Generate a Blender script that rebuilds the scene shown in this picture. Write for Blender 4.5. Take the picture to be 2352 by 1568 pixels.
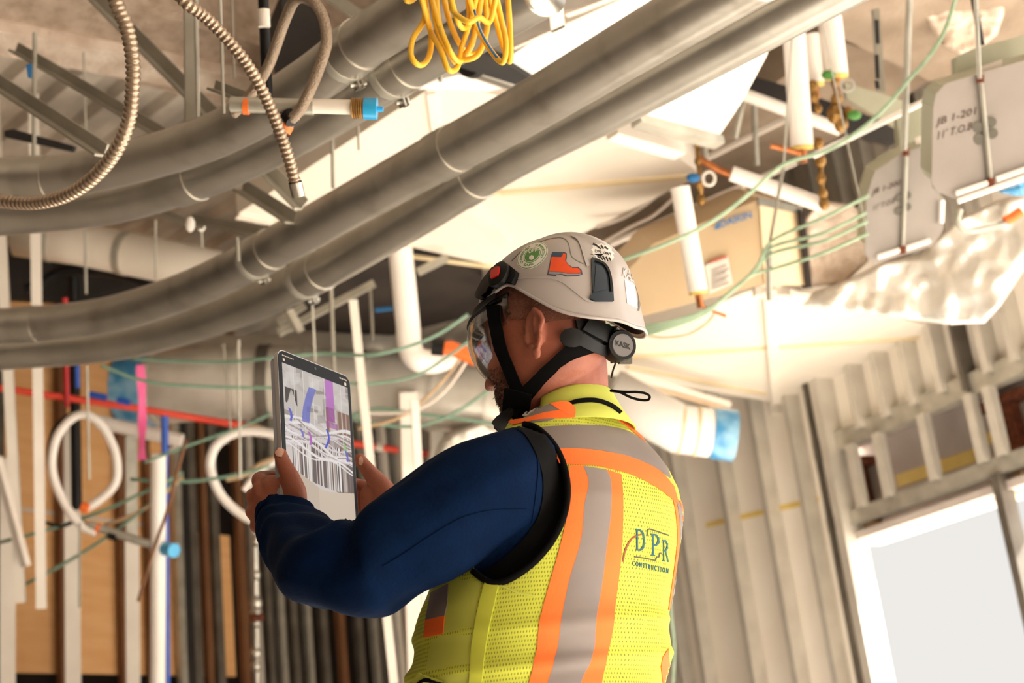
import bpy, bmesh, math, random
from mathutils import Vector, Matrix, noise
from mathutils.bvhtree import BVHTree

for _o in list(bpy.data.objects):
    bpy.data.objects.remove(_o)
scene = bpy.context.scene
COL = scene.collection
R = math.radians

# ------------------------------------------------------------------ camera
FPX = 3267.0
CAM = Vector((0.0, 0.0, 0.9))
PITCH, ROLL = R(18.8), R(6.7)
FW = Vector((0, math.cos(PITCH), math.sin(PITCH)))
U0 = Vector((0, -math.sin(PITCH), math.cos(PITCH)))
X0 = Vector((1, 0, 0))
RT = X0 * math.cos(ROLL) - U0 * math.sin(ROLL)
UP = U0 * math.cos(ROLL) + X0 * math.sin(ROLL)
cd = bpy.data.cameras.new('camera')
cam = bpy.data.objects.new('camera', cd)
COL.objects.link(cam)
cd.sensor_width = 36.0
cd.lens = FPX * 36.0 / 2352.0
cd.clip_start = 0.05
cd.clip_end = 200
mw = Matrix.Identity(4)
for i in range(3):
    mw[i][0] = RT[i]; mw[i][1] = UP[i]; mw[i][2] = -FW[i]; mw[i][3] = CAM[i]
cam.matrix_world = mw
cd.dof.use_dof = True
cd.dof.focus_distance = 2.33
cd.dof.aperture_fstop = 4.2
scene.camera = cam

# ------------------------------------------------------------------ light
world = bpy.data.worlds.new('world')
scene.world = world
world.use_nodes = True
bg = world.node_tree.nodes['Background']
bg.inputs[0].default_value = (0.90, 0.875, 0.835, 1)
bg.inputs[1].default_value = 0.52

def sun(name, direction, strength, angle, color):
    d = bpy.data.lights.new(name, 'SUN')
    d.energy = strength; d.angle = R(angle); d.color = color
    o = bpy.data.objects.new(name, d)
    COL.objects.link(o)
    o.rotation_euler = Vector(direction).to_track_quat('-Z', 'Y').to_euler()
    o.location = (0, 0, 12)
    return o
# the window wall is on the right: high sun onto the floor behind it, and an added broad soft fill
sun('sun', (-0.73, -0.13, -0.67), 17.0, 2, (1.0, 0.965, 0.91))
sun('soft_fill', (-0.93, -0.12, 0.08), 1.5, 65, (1.0, 0.97, 0.93))  # wide soft sun aimed slightly upward, standing in for sky and ground bounce

scene.view_settings.view_transform = 'Standard'
scene.view_settings.look = 'None'
scene.view_settings.gamma = 1.0
scene.view_settings.use_curve_mapping = False
scene.view_settings.exposure = 0.88

# ------------------------------------------------------------------ maths
def ray(px, py):
    return FW + RT * ((px - 1176) / FPX) - UP * ((py - 784) / FPX)
def P(px, py, d):
    return CAM + ray(px, py) * d
def PY(px, py, y):
    r = ray(px, py)
    return CAM + r * (y / r.y)
def HZ(px, py, z):
    r = ray(px, py)
    return CAM + r * ((z - CAM.z) / r.z)
def WP(px, py, p0, n):
    r = ray(px, py)
    return CAM + r * ((p0 - CAM).dot(n) / r.dot(n))
def dep(p):
    return (p - CAM).dot(FW)
def proj(p):
    v = p - CAM
    d = v.dot(FW)
    return (1176 + v.dot(RT) / d * FPX, 784 - v.dot(UP) / d * FPX)
def mpx(p):
    return dep(p) / FPX
Z = Vector((0, 0, 1))

def spline(pts, n):
    """Catmull-Rom through tuples, n samples per span."""
    pts = [tuple(p) for p in pts]
    out = []
    m = len(pts)
    for i in range(m - 1):
        p0 = pts[max(i - 1, 0)]; p1 = pts[i]; p2 = pts[i + 1]; p3 = pts[min(i + 2, m - 1)]
        for k in range(n):
            t = k / n
            out.append(tuple(0.5 * (2 * b + (c - a) * t + (2 * a - 5 * b + 4 * c - d) * t * t + (3 * b - a - 3 * c + d) * t ** 3)
                             for a, b, c, d in zip(p0, p1, p2, p3)))
    out.append(pts[-1])
    return out

def lerp_table(tab, t):
    if t <= tab[0][0]: return tab[0][1:]
    for a, b in zip(tab, tab[1:]):
        if t <= b[0]:
            f = (t - a[0]) / (b[0] - a[0])
            return tuple(x + (y - x) * f for x, y in zip(a[1:], b[1:]))
    return tab[-1][1:]

# ------------------------------------------------------------------ materials
def lin(c):
    if isinstance(c, str):
        c = tuple(int(c[i:i + 2], 16) / 255 for i in (0, 2, 4))
    return tuple(x / 12.92 if x <= 0.04045 else ((x + 0.055) / 1.055) ** 2.4 for x in c) + (1.0,)

def mat(name, c1, c2=None, rough=0.6, metal=0.0, scale=8.0, bump=0.0, bscale=None, stretch=None,
        emit=0.0, spec=0.5, detail=4.0, contrast=(0.35, 0.65), trans=0.0, sheen=0.0, coat=0.0):
    m = bpy.data.materials.new(name)
    m.use_nodes = True
    nt = m.node_tree
    b = nt.nodes['Principled BSDF']
    b.inputs['Base Color'].default_value = lin(c1)
    b.inputs['Roughness'].default_value = rough
    b.inputs['Metallic'].default_value = metal
    b.inputs['Specular IOR Level'].default_value = spec
    b.inputs['Transmission Weight'].default_value = trans
    b.inputs['Sheen Weight'].default_value = sheen
    b.inputs['Coat Weight'].default_value = coat
    tc = nt.nodes.new('ShaderNodeTexCoord')
    mp = nt.nodes.new('ShaderNodeMapping')
    nt.links.new(tc.outputs['Object'], mp.inputs[0])
    if stretch: mp.inputs['Scale'].default_value = stretch
    nz = nt.nodes.new('ShaderNodeTexNoise')
    nz.inputs['Scale'].default_value = scale
    nz.inputs['Detail'].default_value = detail
    nt.links.new(mp.outputs[0], nz.inputs[0])
    if c2 is not None:
        cr = nt.nodes.new('ShaderNodeValToRGB')
        cr.color_ramp.elements[0].color = lin(c1); cr.color_ramp.elements[0].position = contrast[0]
        cr.color_ramp.elements[1].color = lin(c2); cr.color_ramp.elements[1].position = contrast[1]
        nt.links.new(nz.outputs[0], cr.inputs[0])
        nt.links.new(cr.outputs[0], b.inputs['Base Color'])
    if bump:
        nb = nz
        if bscale:
            nb = nt.nodes.new('ShaderNodeTexNoise')
            nb.inputs['Scale'].default_value = bscale
            nb.inputs['Detail'].default_value = 3
            nt.links.new(mp.outputs[0], nb.inputs[0])
        bp = nt.nodes.new('ShaderNodeBump')
        bp.inputs['Strength'].default_value = bump
        bp.inputs['Distance'].default_value = 0.01
        nt.links.new(nb.outputs[0], bp.inputs['Height'])
        nt.links.new(bp.outputs[0], b.inputs['Normal'])
    if emit:
        b.inputs['Emission Color'].default_value = lin(c1)
        b.inputs['Emission Strength'].default_value = emit
    return m

M = {}
def defm(k, *a, **kw):
    M[k] = mat(k, *a, **kw)
defm('galv', 'b5b0a6', 'c9c4ba', rough=0.33, metal=0.9, scale=6, bump=0.04, bscale=40)
defm('galv_worn', 'bab4aa', '9f978a', rough=0.33, metal=0.85, scale=9, bump=0.06, bscale=30, contrast=(0.5, 0.75))
defm('steel', 'a8a498', 'c0bcb0', rough=0.42, metal=0.55, scale=10)
defm('steel_dark', '6f6a60', '858072', rough=0.5, metal=0.5, scale=8)
defm('stud', 'c9c3b8', 'dcd6cb', rough=0.45, metal=0.35, scale=5)
defm('stud_dark', '5d554b', '777066', rough=0.5, metal=0.4, scale=5)
defm('cream', 'e3d8c8', 'e9dfd1', rough=0.6, scale=2)
defm('cream_rib', 'd9c39a', 'e6d3ae', rough=0.6, scale=4)
defm('white_wrap', 'efeae4', 'faf6f1', rough=0.4, scale=3, bump=0.25, bscale=7)
defm('white_pipe', 'f1e8df', 'f8f1ea', rough=0.5, scale=4)
defm('yellow_end', 'd8b95a', 'e6cf7a', rough=0.8, scale=20)
defm('fireproof', 'a8937f', 'c4b09e', rough=0.95, scale=14, bump=0.7, bscale=60)
defm('fireproof_light', 'cdb8a4', 'efe0d0', rough=0.95, scale=7, bump=0.9, bscale=45)
defm('deck', 'a79f94', 'd9d0c3', rough=0.5, metal=0.25, scale=1.6, detail=8, contrast=(0.4, 0.6))
defm('brown_wall', '8e7c6a', 'a2907e', rough=0.95, scale=5, bump=0.4, bscale=50)
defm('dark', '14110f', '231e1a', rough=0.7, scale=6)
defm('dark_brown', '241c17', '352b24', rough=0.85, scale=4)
defm('tan', 'e8b075', 'efbb82', rough=0.85, scale=3, stretch=(1, 1, 8))
defm('sheath', 'f4eadc', 'f8f0e4', rough=0.85, scale=3)
defm('grey_violet', 'b7aba4', 'c5bab3', rough=0.85, scale=4)
defm('tape', 'ecd27c', 'e5c668', rough=0.6, scale=8)
defm('rust', '7d3f22', '4a2413', rough=0.9, scale=30)
defm('copper', 'c07a4b', 'a5623a', rough=0.35, metal=0.8, scale=20)
defm('brass', 'a07a45', '7a5828', rough=0.4, metal=0.7, scale=25)
defm('green_cable', 'a3b79b', '8ea688', rough=0.5, scale=30)
defm('green_dark', '7d9a86', '6f8f7a', rough=0.5, scale=30)
defm('tan_cable', 'c9ab86', 'b99a77', rough=0.5, scale=30)
defm('yellow_cable', 'f0b428', 'f7c63c', rough=0.4, scale=20)
defm('red_pipe', 'e0412c', 'e85038', rough=0.45, scale=10)
defm('red_dark', 'b01820', 'c0242a', rough=0.45, scale=10)
defm('orange_plastic', 'f06a25', 'f47c33', rough=0.45, scale=10)
defm('blue_plastic', '1f9bd8', '35aee2', rough=0.3, scale=10)
defm('blue_pipe', '1c4fb0', '2358bc', rough=0.35, scale=10)
defm('blue_wrap', '3f8fc4', '8fc0de', rough=0.25, scale=9, bump=0.5, bscale=25, contrast=(0.4, 0.6))
defm('pink', 'f0609a', 'f573a6', rough=0.7, scale=10)
defm('foil', 'e4dfd6', 'fbf8f2', rough=0.35, metal=0.35, scale=5, bump=0.9, bscale=22)
defm('unit', 'b99f7d', 'c2a986', rough=0.6, scale=3)
defm('unit_light', 'd9bd95', 'e0c6a0', rough=0.6, scale=3)
defm('box_grey', '98908a', 'a09892', rough=0.45, metal=0.3, scale=6)
defm('box_side', '9c9b86', 'a6a592', rough=0.5, metal=0.3, scale=6)
defm('ink', '4a342c', rough=0.8)
defm('ink_blue', '2a6fa8', rough=0.8)
defm('ink_red', 'c8402e', rough=0.8)
defm('paper', 'd5c9bc', 'dcd1c5', rough=0.8, scale=10)
defm('black', '060505', '0a0909', rough=0.5, scale=20, spec=0.3)
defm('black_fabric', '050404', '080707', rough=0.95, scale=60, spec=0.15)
defm('blue_black', '1c2935', '232f3b', rough=0.4, scale=20)
defm('helmet', 'aba29e', 'afa6a2', rough=0.38, scale=4, coat=0.25)
defm('helmet_mark', 'c9c1bc', rough=0.5)
defm('tag_red', 'd22a20', rough=0.35)
defm('skin', '94513c', '9e5c46', rough=0.55, scale=18, bump=0.12, bscale=160)
defm('skin_hand', 'b98065', 'c08a70', rough=0.5, scale=22, bump=0.12, bscale=140)
defm('nail', 'd8a592', 'dcae9c', rough=0.35, scale=20)
defm('ear_skin', 'c08068', 'b5735c', rough=0.5, scale=18)
defm('hair', '744432', '7e4e3b', rough=0.9, scale=80, bump=0.5, bscale=400)
defm('beard', '5e4434', '8a6a52', rough=0.95, scale=90, bump=0.8, bscale=350)
defm('navy', '02142f', '031836', rough=0.9, scale=30, bump=0.15, bscale=200, spec=0.08)
defm('silver_tape', '796d68', '82766f', rough=0.5, scale=8, bump=0.12, bscale=12)
defm('orange_tape', 'ff7226', 'ff6a1e', rough=0.75, scale=8, bump=0.1, bscale=300)
defm('vest_plain', 'c4c856', 'bec24e', rough=0.8, scale=8)
defm('white_cloth', 'd9d3d0', '3a3a40', rough=0.9, scale=120, contrast=(0.55, 0.62))
defm('teal_ink', '1f5560', rough=0.8)
defm('dark_ink', '4a4b3c', rough=0.8)
defm('brown_ink', '8a4a2a', rough=0.8)
defm('sticker_white', 'e3ded8', rough=0.5)
defm('sticker_green', '4c8a3a', rough=0.5)
defm('sticker_black', '15130f', rough=0.5)
defm('boot_orange', 'ea4f14', 'e2490f', rough=0.5, scale=60)
defm('boot_navy', '24405c', rough=0.5)
defm('boot_grey', '8c8a90', rough=0.5)
defm('boot_edge', '4a4650', rough=0.5)
defm('alu', 'bcb8b7', 'c4c0bf', rough=0.3, metal=0.6, scale=10)
defm('galv_duct', 'e2dcd1', 'cdc6ba', rough=.3, metal=.3, scale=5)
defm('knock', '68645a', '706c62', rough=.6)
defm('dial', '6c6765', '747070', rough=.5)
defm('case_grey', '9a9ba6', rough=0.6)
defm('bezel', '060606', rough=0.3, spec=0.1)
defm('trousers', '3a3a40', '45454c', rough=0.9, scale=20)
defm('boots', '5a4028', '6b4c30', rough=0.8, scale=20)
defm('floor', 'dcd4c9', 'e6dfd4', rough=0.85, scale=2)
defm('eye_white', 'e8e2dc', rough=0.25)
defm('iris', '3a2f26', rough=0.2)

def glass_mat(name, tint, alpha, rough=0.03):
    m = bpy.data.materials.new(name); m.use_nodes = True
    nt = m.node_tree; nt.nodes.clear()
    o = nt.nodes.new('ShaderNodeOutputMaterial')
    t = nt.nodes.new('ShaderNodeBsdfTransparent'); t.inputs[0].default_value = tint
    g = nt.nodes.new('ShaderNodeBsdfGlossy'); g.inputs['Roughness'].default_value = rough
    mx = nt.nodes.new('ShaderNodeMixShader')
    fr = nt.nodes.new('ShaderNodeLayerWeight'); fr.inputs[0].default_value = alpha
    nt.links.new(fr.outputs['Facing'], mx.inputs[0])
    nt.links.new(t.outputs[0], mx.inputs[1]); nt.links.new(g.outputs[0], mx.inputs[2])
    nt.links.new(mx.outputs[0], o.inputs[0])
    return m
M['visor'] = glass_mat('visor', (0.93, 0.92, 0.90, 1), 0.35)

def mesh_fabric():
    """High-visibility knit with small oval perforations laid out in a staggered grid (UV in metres)."""
    m = mat('vest_mesh', 'c8cc44', 'c2c63c', rough=0.8, scale=5)
    nt = m.node_tree
    b = nt.nodes['Principled BSDF']
    src = b.inputs['Base Color'].links[0].from_socket
    uv = nt.nodes.new('ShaderNodeUVMap')
    sep = nt.nodes.new('ShaderNodeSeparateXYZ')
    nt.links.new(uv.outputs[0], sep.inputs[0])
    def mth(op, a, b_=None, c=None):
        n = nt.nodes.new('ShaderNodeMath'); n.operation = op
        for i, v in enumerate((a, b_, c)):
            if v is None: continue
            if isinstance(v, (int, float)): n.inputs[i].default_value = v
            else: nt.links.new(v, n.inputs[i])
        return n.outputs[0]
    sx = mth('MULTIPLY', sep.outputs[0], 1 / 0.0046)
    sy = mth('MULTIPLY', sep.outputs[1], 1 / 0.0128)
    row = mth('FLOOR', mth('MULTIPLY', sy, 2.0))
    off = mth('MULTIPLY', mth('MODULO', mth('ABSOLUTE', row), 2.0), 0.5)
    fx = mth('SUBTRACT', mth('FRACT', mth('ADD', sx, off)), 0.5)
    fy = mth('SUBTRACT', mth('FRACT', mth('MULTIPLY', sy, 2.0)), 0.5)
    d = mth('ADD', mth('POWER', mth('MULTIPLY', mth('ABSOLUTE', fx), 5.4), 2.0), mth('POWER', mth('MULTIPLY', mth('ABSOLUTE', fy), 3.6), 2.0))
    hole = mth('LESS_THAN', d, 1.0)
    mx = nt.nodes.new('ShaderNodeMixRGB')
    nt.links.new(hole, mx.inputs[0]); nt.links.new(src, mx.inputs[1])
    mx.inputs[2].default_value = lin('70741f')
    nt.links.new(mx.outputs[0], b.inputs['Base Color'])
    return m
M['vest_mesh'] = mesh_fabric()

def clip(o, co, no):
    """cut away the part of a room surface on the outer side of a plane"""
    bm = bmesh.new(); bm.from_mesh(o.data)
    bmesh.ops.bisect_plane(bm, geom=bm.verts[:] + bm.edges[:] + bm.faces[:], plane_co=co - WPOS[o.name], plane_no=no, clear_outer=True)
    bm.to_mesh(o.data); bm.free()

# ------------------------------------------------------------------ objects
WPOS = {}
def props(o, label=None, cat=None, group=None, kind=None):
    if label: o['label'] = label
    if cat: o['category'] = cat
    if group: o['group'] = group
    if kind: o['kind'] = kind
    return o

def empty(name, loc, label, cat, group=None):
    o = bpy.data.objects.new(name, None)
    o.empty_display_size = 0.1
    COL.objects.link(o)
    o.location = loc
    WPOS[o.name] = Vector(loc)
    return props(o, label, cat, group)

def finish(name, verts, faces, m, parent=None, smooth=True, label=None, cat=None, group=None, kind=None, mats=None, fmat=None, origin=None):
    """Link ONE mesh object from world coordinates; its origin goes to its base centre."""
    vs = [Vector(v) for v in verts]
    if origin is None:
        lo = Vector((min(v.x for v in vs), min(v.y for v in vs), min(v.z for v in vs)))
        hi = Vector((max(v.x for v in vs), max(v.y for v in vs), max(v.z for v in vs)))
        origin = Vector(((lo.x + hi.x) / 2, (lo.y + hi.y) / 2, lo.z))
    me = bpy.data.meshes.new(name)
    me.from_pydata([tuple(v - origin) for v in vs], [], faces)
    for mm in (mats or [m]):
        me.materials.append(M[mm] if isinstance(mm, str) else mm)
    if fmat:
        me.polygons.foreach_set('material_index', fmat)
    bm = bmesh.new(); bm.from_mesh(me)
    bmesh.ops.recalc_face_normals(bm, faces=bm.faces)
    bm.to_mesh(me); bm.free()
    if smooth:
        me.polygons.foreach_set('use_smooth', [True] * len(me.polygons))
        if smooth != 'all':
            try: me.set_sharp_from_angle(angle=R(40))
            except Exception: pass
    me.update()
    o = bpy.data.objects.new(name, me)
    COL.objects.link(o)
    if parent is not None:
        o.parent = parent
        o.location = origin - WPOS[parent.name]
    else:
        o.location = origin
    WPOS[o.name] = origin
    return props(o, label, cat, group, kind)

class MB:
    def __init__(s): s.v = []; s.f = []; s.mi = []
    def add(s, vs, fs, mi=0):
        n = len(s.v)
        s.v += [Vector(v) for v in vs]
        s.f += [tuple(i + n for i in f) for f in fs]
        s.mi += [mi] * len(fs)
        return s
    def box(s, c, ax, ay, az, mi=0):
        """c centre, ax/ay/az half-extent vectors."""
        vs = [c + ax * i + ay * j + az * k for i in (-1, 1) for j in (-1, 1) for k in (-1, 1)]
        return s.add(vs, [(0, 1, 3, 2), (4, 6, 7, 5), (0, 4, 5, 1), (2, 3, 7, 6), (0, 2, 6, 4), (1, 5, 7, 3)], mi)
    def tube(s, pts, rad, seg=14, caps=True, mi=0, flat=None, upv=None):
        pts = [Vector(p) for p in pts]
        n = len(pts)
        if not hasattr(rad, '__len__'): rad = [rad] * n
        t0 = (pts[1] - pts[0]).normalized()
        u = (upv.copy() if upv else (Z.copy() if abs(t0.z) < 0.9 else Vector((1, 0, 0))))
        u = (u - t0 * u.dot(t0)).normalized()
        vs = []
        for i in range(n):
            t = (pts[min(i + 1, n - 1)] - pts[max(i - 1, 0)]).normalized()
            u = (u - t * u.dot(t)).normalized()
            w = t.cross(u)
            for k in range(seg):
                a = 2 * math.pi * k / seg
                ru = rad[i]; rw = rad[i] * (flat if flat else 1)
                vs.append(pts[i] + u * (ru * math.cos(a)) + w * (rw * math.sin(a)))
        fs = [(i * seg + k, i * seg + (k + 1) % seg, (i + 1) * seg + (k + 1) % seg, (i + 1) * seg + k) for i in range(n - 1) for k in range(seg)]
        if caps:
            fs.append(tuple(range(seg)))
            fs.append(tuple((n - 1) * seg + k for k in range(seg)))
        return s.add(vs, fs, mi)
    def cyl(s, a, b, r, seg=16, mi=0):
        return s.tube([a, b], r, seg, True, mi)
    def blob(s, c, ax, ay, az, nu=16, nv=10, mi=0):
        vs = []; fs = []
        for j in range(nv + 1):
            th = math.pi * j / nv
            for i in range(nu):
                ph = 2 * math.pi * i / nu
                vs.append(c + ax * (math.sin(th) * math.cos(ph)) + ay * (math.sin(th) * math.sin(ph)) + az * math.cos(th))
        for j in range(nv):
            for i in range(nu):
                fs.append((j * nu + i, j * nu + (i + 1) % nu, (j + 1) * nu + (i + 1) % nu, (j + 1) * nu + i))
        return s.add(vs, fs, mi)
    def ball(s, c, r, nu=12, nv=8, mi=0):
        return s.blob(c, Vector((r, 0, 0)), Vector((0, r, 0)), Vector((0, 0, r)), nu, nv, mi)
    def rings(s, rings, cap=True, mi=0):
        n = len(rings[0]); vs = [v for r_ in rings for v in r_]
        fs = [(i * n + k, i * n + (k + 1) % n, (i + 1) * n + (k + 1) % n, (i + 1) * n + k) for i in range(len(rings) - 1) for k in range(n)]
        if cap:
            fs.append(tuple(range(n))); fs.append(tuple((len(rings) - 1) * n + k for k in range(n)))
        return s.add(vs, fs, mi)
    def prism(s, pts, ext, mi=0):
        """closed outline (world points) extruded by vector ext"""
        n = len(pts)
        vs = [Vector(p) for p in pts] + [Vector(p) + ext for p in pts]
        fs = [tuple(range(n)), tuple(n + i for i in range(n))] + [(i, (i + 1) % n, n + (i + 1) % n, n + i) for i in range(n)]
        return s.add(vs, fs, mi)
    def bar(s, a, b, w, h, side=None, mi=0):
        a = Vector(a); b = Vector(b)
        t = (b - a).normalized()
        sd = side if side is not None else (Vector((t.y, -t.x, 0)) if abs(t.z) < 0.95 else Vector((1, 0, 0)))
        sd = (sd - t * sd.dot(t)).normalized()
        u = t.cross(sd)
        return s.box((a + b) / 2, (b - a) / 2, sd * (w / 2), u * (h / 2), mi)
    def channel(s, a, b, w, h, side, th=0.003, mi=0):
        """C profile from a to b: web width w along side, flanges h deep along side x t."""
        a = Vector(a); b = Vector(b); t = (b - a).normalized()
        sd = (side - t * side.dot(t)).normalized(); u = t.cross(sd)
        prof = [(-w / 2, 0), (w / 2, 0), (w / 2, h), (w / 2 - h * 0.25, h), (w / 2 - h * 0.25, h - th), (w / 2 - th, h - th), (w / 2 - th, th),
                (-w / 2 + th, th), (-w / 2 + th, h - th), (-w / 2 + h * 0.25, h - th), (-w / 2 + h * 0.25, h), (-w / 2, h)]
        return s.prism([a + sd * x + u * (y - h / 2) for x, y in prof], b - a, mi)
    def build(s, name, m, parent=None, **kw):
        if not isinstance(m, (list, tuple)):
            return finish(name, s.v, s.f, m, parent, **kw)
        return finish(name, s.v, s.f, None, parent, mats=list(m), fmat=s.mi, **kw)

def fuse(mb, voxel, smooth_iter=4, name='tmp'):
    """Union of overlapping closed shapes -> one continuous surface."""
    me = bpy.data.meshes.new(name)
    me.from_pydata([tuple(v) for v in mb.v], [], mb.f)
    o = bpy.data.objects.new(name, me); COL.objects.link(o)
    bm = bmesh.new(); bm.from_mesh(me); bmesh.ops.recalc_face_normals(bm, faces=bm.faces); bm.to_mesh(me); bm.free()
    md = o.modifiers.new('r', 'REMESH'); md.mode = 'VOXEL'; md.voxel_size = voxel
    sm = o.modifiers.new('s', 'SMOOTH'); sm.factor = 0.5; sm.iterations = smooth_iter
    dg = bpy.context.evaluated_depsgraph_get(); dg.update()
    ev = bpy.data.meshes.new_from_object(o.evaluated_get(dg))
    vs = [v.co.copy() for v in ev.vertices]; fs = [tuple(p.vertices) for p in ev.polygons]
    bpy.data.objects.remove(o); bpy.data.meshes.remove(me); bpy.data.meshes.remove(ev)
    return vs, fs

def bvh_of(vs, fs):
    return BVHTree.FromPolygons([tuple(v) for v in vs], fs)

def cast(bvh, px, py, dguess=2.35):
    r = ray(px, py).normalized()
    loc, nrm, i, dist = bvh.ray_cast(CAM, r)
    if loc is not None:
        if nrm.dot(r) > 0: nrm = -nrm
        return loc, nrm
    loc, nrm, i, dist = bvh.find_nearest(P(px, py, dguess))
    if nrm.dot(loc - CAM) > 0: nrm = -nrm
    return loc, nrm

def sheet(vs2, fs2, bvh, off, th, dguess=2.35):
    """2D pixel mesh laid on a surface: returns verts, faces of a closed thin piece."""
    bot = []; top = []
    for x, y in vs2:
        l, n = cast(bvh, x, y, dguess)
        bot.append(l + n * off); top.append(l + n * (off + th))
    n = len(vs2)
    edges = {}
    for f in fs2:
        for i in range(len(f)):
            e = (f[i], f[(i + 1) % len(f)])
            edges[e] = 1
    fs = [tuple(f) for f in fs2]
    out = [tuple(i + n for i in f) for f in fs] + [tuple(reversed(f)) for f in fs]
    for (a, b) in edges:
        if (b, a) not in edges:
            out.append((a, b, b + n, a + n))
    return bot + top, out

def poly2d(pts, maxlen):
    bm = bmesh.new()
    vs = [bm.verts.new((x, y, 0)) for x, y in pts]
    bm.faces.new(vs)
    bmesh.ops.triangulate(bm, faces=bm.faces[:])
    for _ in range(7):
        es = [e for e in bm.edges if e.calc_length() > maxlen]
        if not es: break
        bmesh.ops.subdivide_edges(bm, edges=es, cuts=1)
        bmesh.ops.triangulate(bm, faces=[f for f in bm.faces if len(f.verts) > 3])
    bmesh.ops.recalc_face_normals(bm, faces=bm.faces)
    bm.verts.ensure_lookup_table()
    for i, v in enumerate(bm.verts): v.index = i
    v2 = [(v.co.x, v.co.y) for v in bm.verts]; f2 = [tuple(v.index for v in f.verts) for f in bm.faces]
    bm.free()
    return v2, f2

def decal(name, pts, bvh, off, th, m, parent, maxlen=8, smooth=True, label=None):
    v2, f2 = poly2d(pts, maxlen)
    vs, fs = sheet(v2, f2, bvh, off, th)
    return finish(name, vs, fs, m, parent, smooth=smooth, label=label)

def ribbon(name, pts, bvh, off, th, m, parent, nacross=8, per=10, label=None):
    """pts: (x, y, width) centre line in px laid on the surface."""
    sp = spline(pts, per)
    v2 = []
    for i, (x, y, w) in enumerate(sp):
        a = sp[max(i - 1, 0)]; b = sp[min(i + 1, len(sp) - 1)]
        tx, ty = b[0] - a[0], b[1] - a[1]; L = math.hypot(tx, ty) or 1
        nx, ny = -ty / L, tx / L
        for k in range(nacross + 1):
            q = (k / nacross - 0.5) * w
            v2.append((x + nx * q, y + ny * q))
    n = nacross + 1
    f2 = [(i * n + k, i * n + k + 1, (i + 1) * n + k + 1, (i + 1) * n + k) for i in range(len(sp) - 1) for k in range(nacross)]
    vs, fs = sheet(v2, f2, bvh, off, th)
    return finish(name, vs, fs, m, parent, label=label)

def band2(name, left, right, bvh, off, th, m, parent, nacross=12, per=8, label=None):
    """strip between two px polylines with the same number of points."""
    l = spline(left, per); r_ = spline(right, per)
    v2 = []
    for a, b in zip(l, r_):
        for k in range(nacross + 1):
            t = k / nacross
            v2.append((a[0] + (b[0] - a[0]) * t, a[1] + (b[1] - a[1]) * t))
    n = nacross + 1
    f2 = [(i * n + k, i * n + k + 1, (i + 1) * n + k + 1, (i + 1) * n + k) for i in range(len(l) - 1) for k in range(nacross)]
    vs, fs = sheet(v2, f2, bvh, off, th)
    return finish(name, vs, fs, m, parent, label=label)

def text2d(txt, bold=0.0, spacing=1.0):
    c = bpy.data.curves.new('t', 'FONT'); c.body = txt; c.size = 1.0; c.offset = bold; c.space_character = spacing
    c.resolution_u = 3
    o = bpy.data.objects.new('t', c); COL.objects.link(o)
    dg = bpy.context.evaluated_depsgraph_get(); dg.update()
    me = bpy.data.meshes.new_from_object(o.evaluated_get(dg))
    vs = [(v.co.x, v.co.y) for v in me.vertices]; fs = [tuple(p.vertices) for p in me.polygons]
    bpy.data.objects.remove(o); bpy.data.curves.remove(c); bpy.data.meshes.remove(me)
    if not vs: return [], [], 1
    w = max(v[0] for v in vs); x0 = min(v[0] for v in vs)
    return [((x - x0), y) for x, y in vs], fs, (w - x0)

def text_px(name, txt, o, ux, uy, bvh, off, th, m, parent, bold=0.0, warp=None, label=None):
    """o: px of text baseline start, ux: px vector for whole width, uy: px vector for cap height."""
    vs, fs, w = text2d(txt, bold)
    v2 = []
    for x, y in vs:
        a = x / w; b = y / 0.7
        if warp: v2.append(warp(a, b))
        else: v2.append((o[0] + ux[0] * a + uy[0] * b, o[1] + ux[1] * a + uy[1] * b))
    vs3, fs3 = sheet(v2, fs, bvh, off, th)
    return finish(name, vs3, fs3, m, parent, smooth=False, label=label)

def inside(x, y, poly):
    c = False; n = len(poly)
    for i in range(n):
        x1, y1 = poly[i]; x2, y2 = poly[(i + 1) % n]
        if (y1 > y) != (y2 > y) and x < (x2 - x1) * (y - y1) / (y2 - y1) + x1: c = not c
    return c
# =================================================================== ROOM
random.seed(1)
CEIL = 4.35
def flat(v): return Vector((v.x, v.y, 0))
# exterior wall on the right: follows the direction of its tracks; far sheathed wall on the left
RD = flat(ray(-660, 2105)).normalized()                # runs away from the camera
RN = Vector((RD.y, -RD.x, 0))                          # points out of the room (to the right)
_p = flat(ray(1700, 1200)).normalized() * 8.4
RP = Vector((_p.x, _p.y, 0))
def rw(px, py):
    p = WP(px, py, RP, RN); return (p - RP).dot(RD), p.z
def RWP(s, z, off=0.0): return RP + RD * s + RN * off + Z * z
LD = flat(ray(3700, 1590)).normalized()
LN = Vector((-LD.y, LD.x, 0))                          # away from the camera
_p = flat(ray(200, 1300)).normalized() * 8.6
LP = Vector((_p.x, _p.y, 0))
def lw(px, py, off=0.0):
    p = WP(px, py, LP + LN * off, LN); return (p - LP).dot(LD), p.z
def LWP(s, z, off=0.0): return LP + LD * s + LN * off + Z * z

e = MB(); e.box(Vector((0, 6, -.06)), Vector((16, 0, 0)), Vector((0, 14, 0)), Vector((0, 0, .06)))
clip(e.build('floor', 'floor', smooth=False, kind='structure'), RP + RN * .12, RN)

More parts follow.
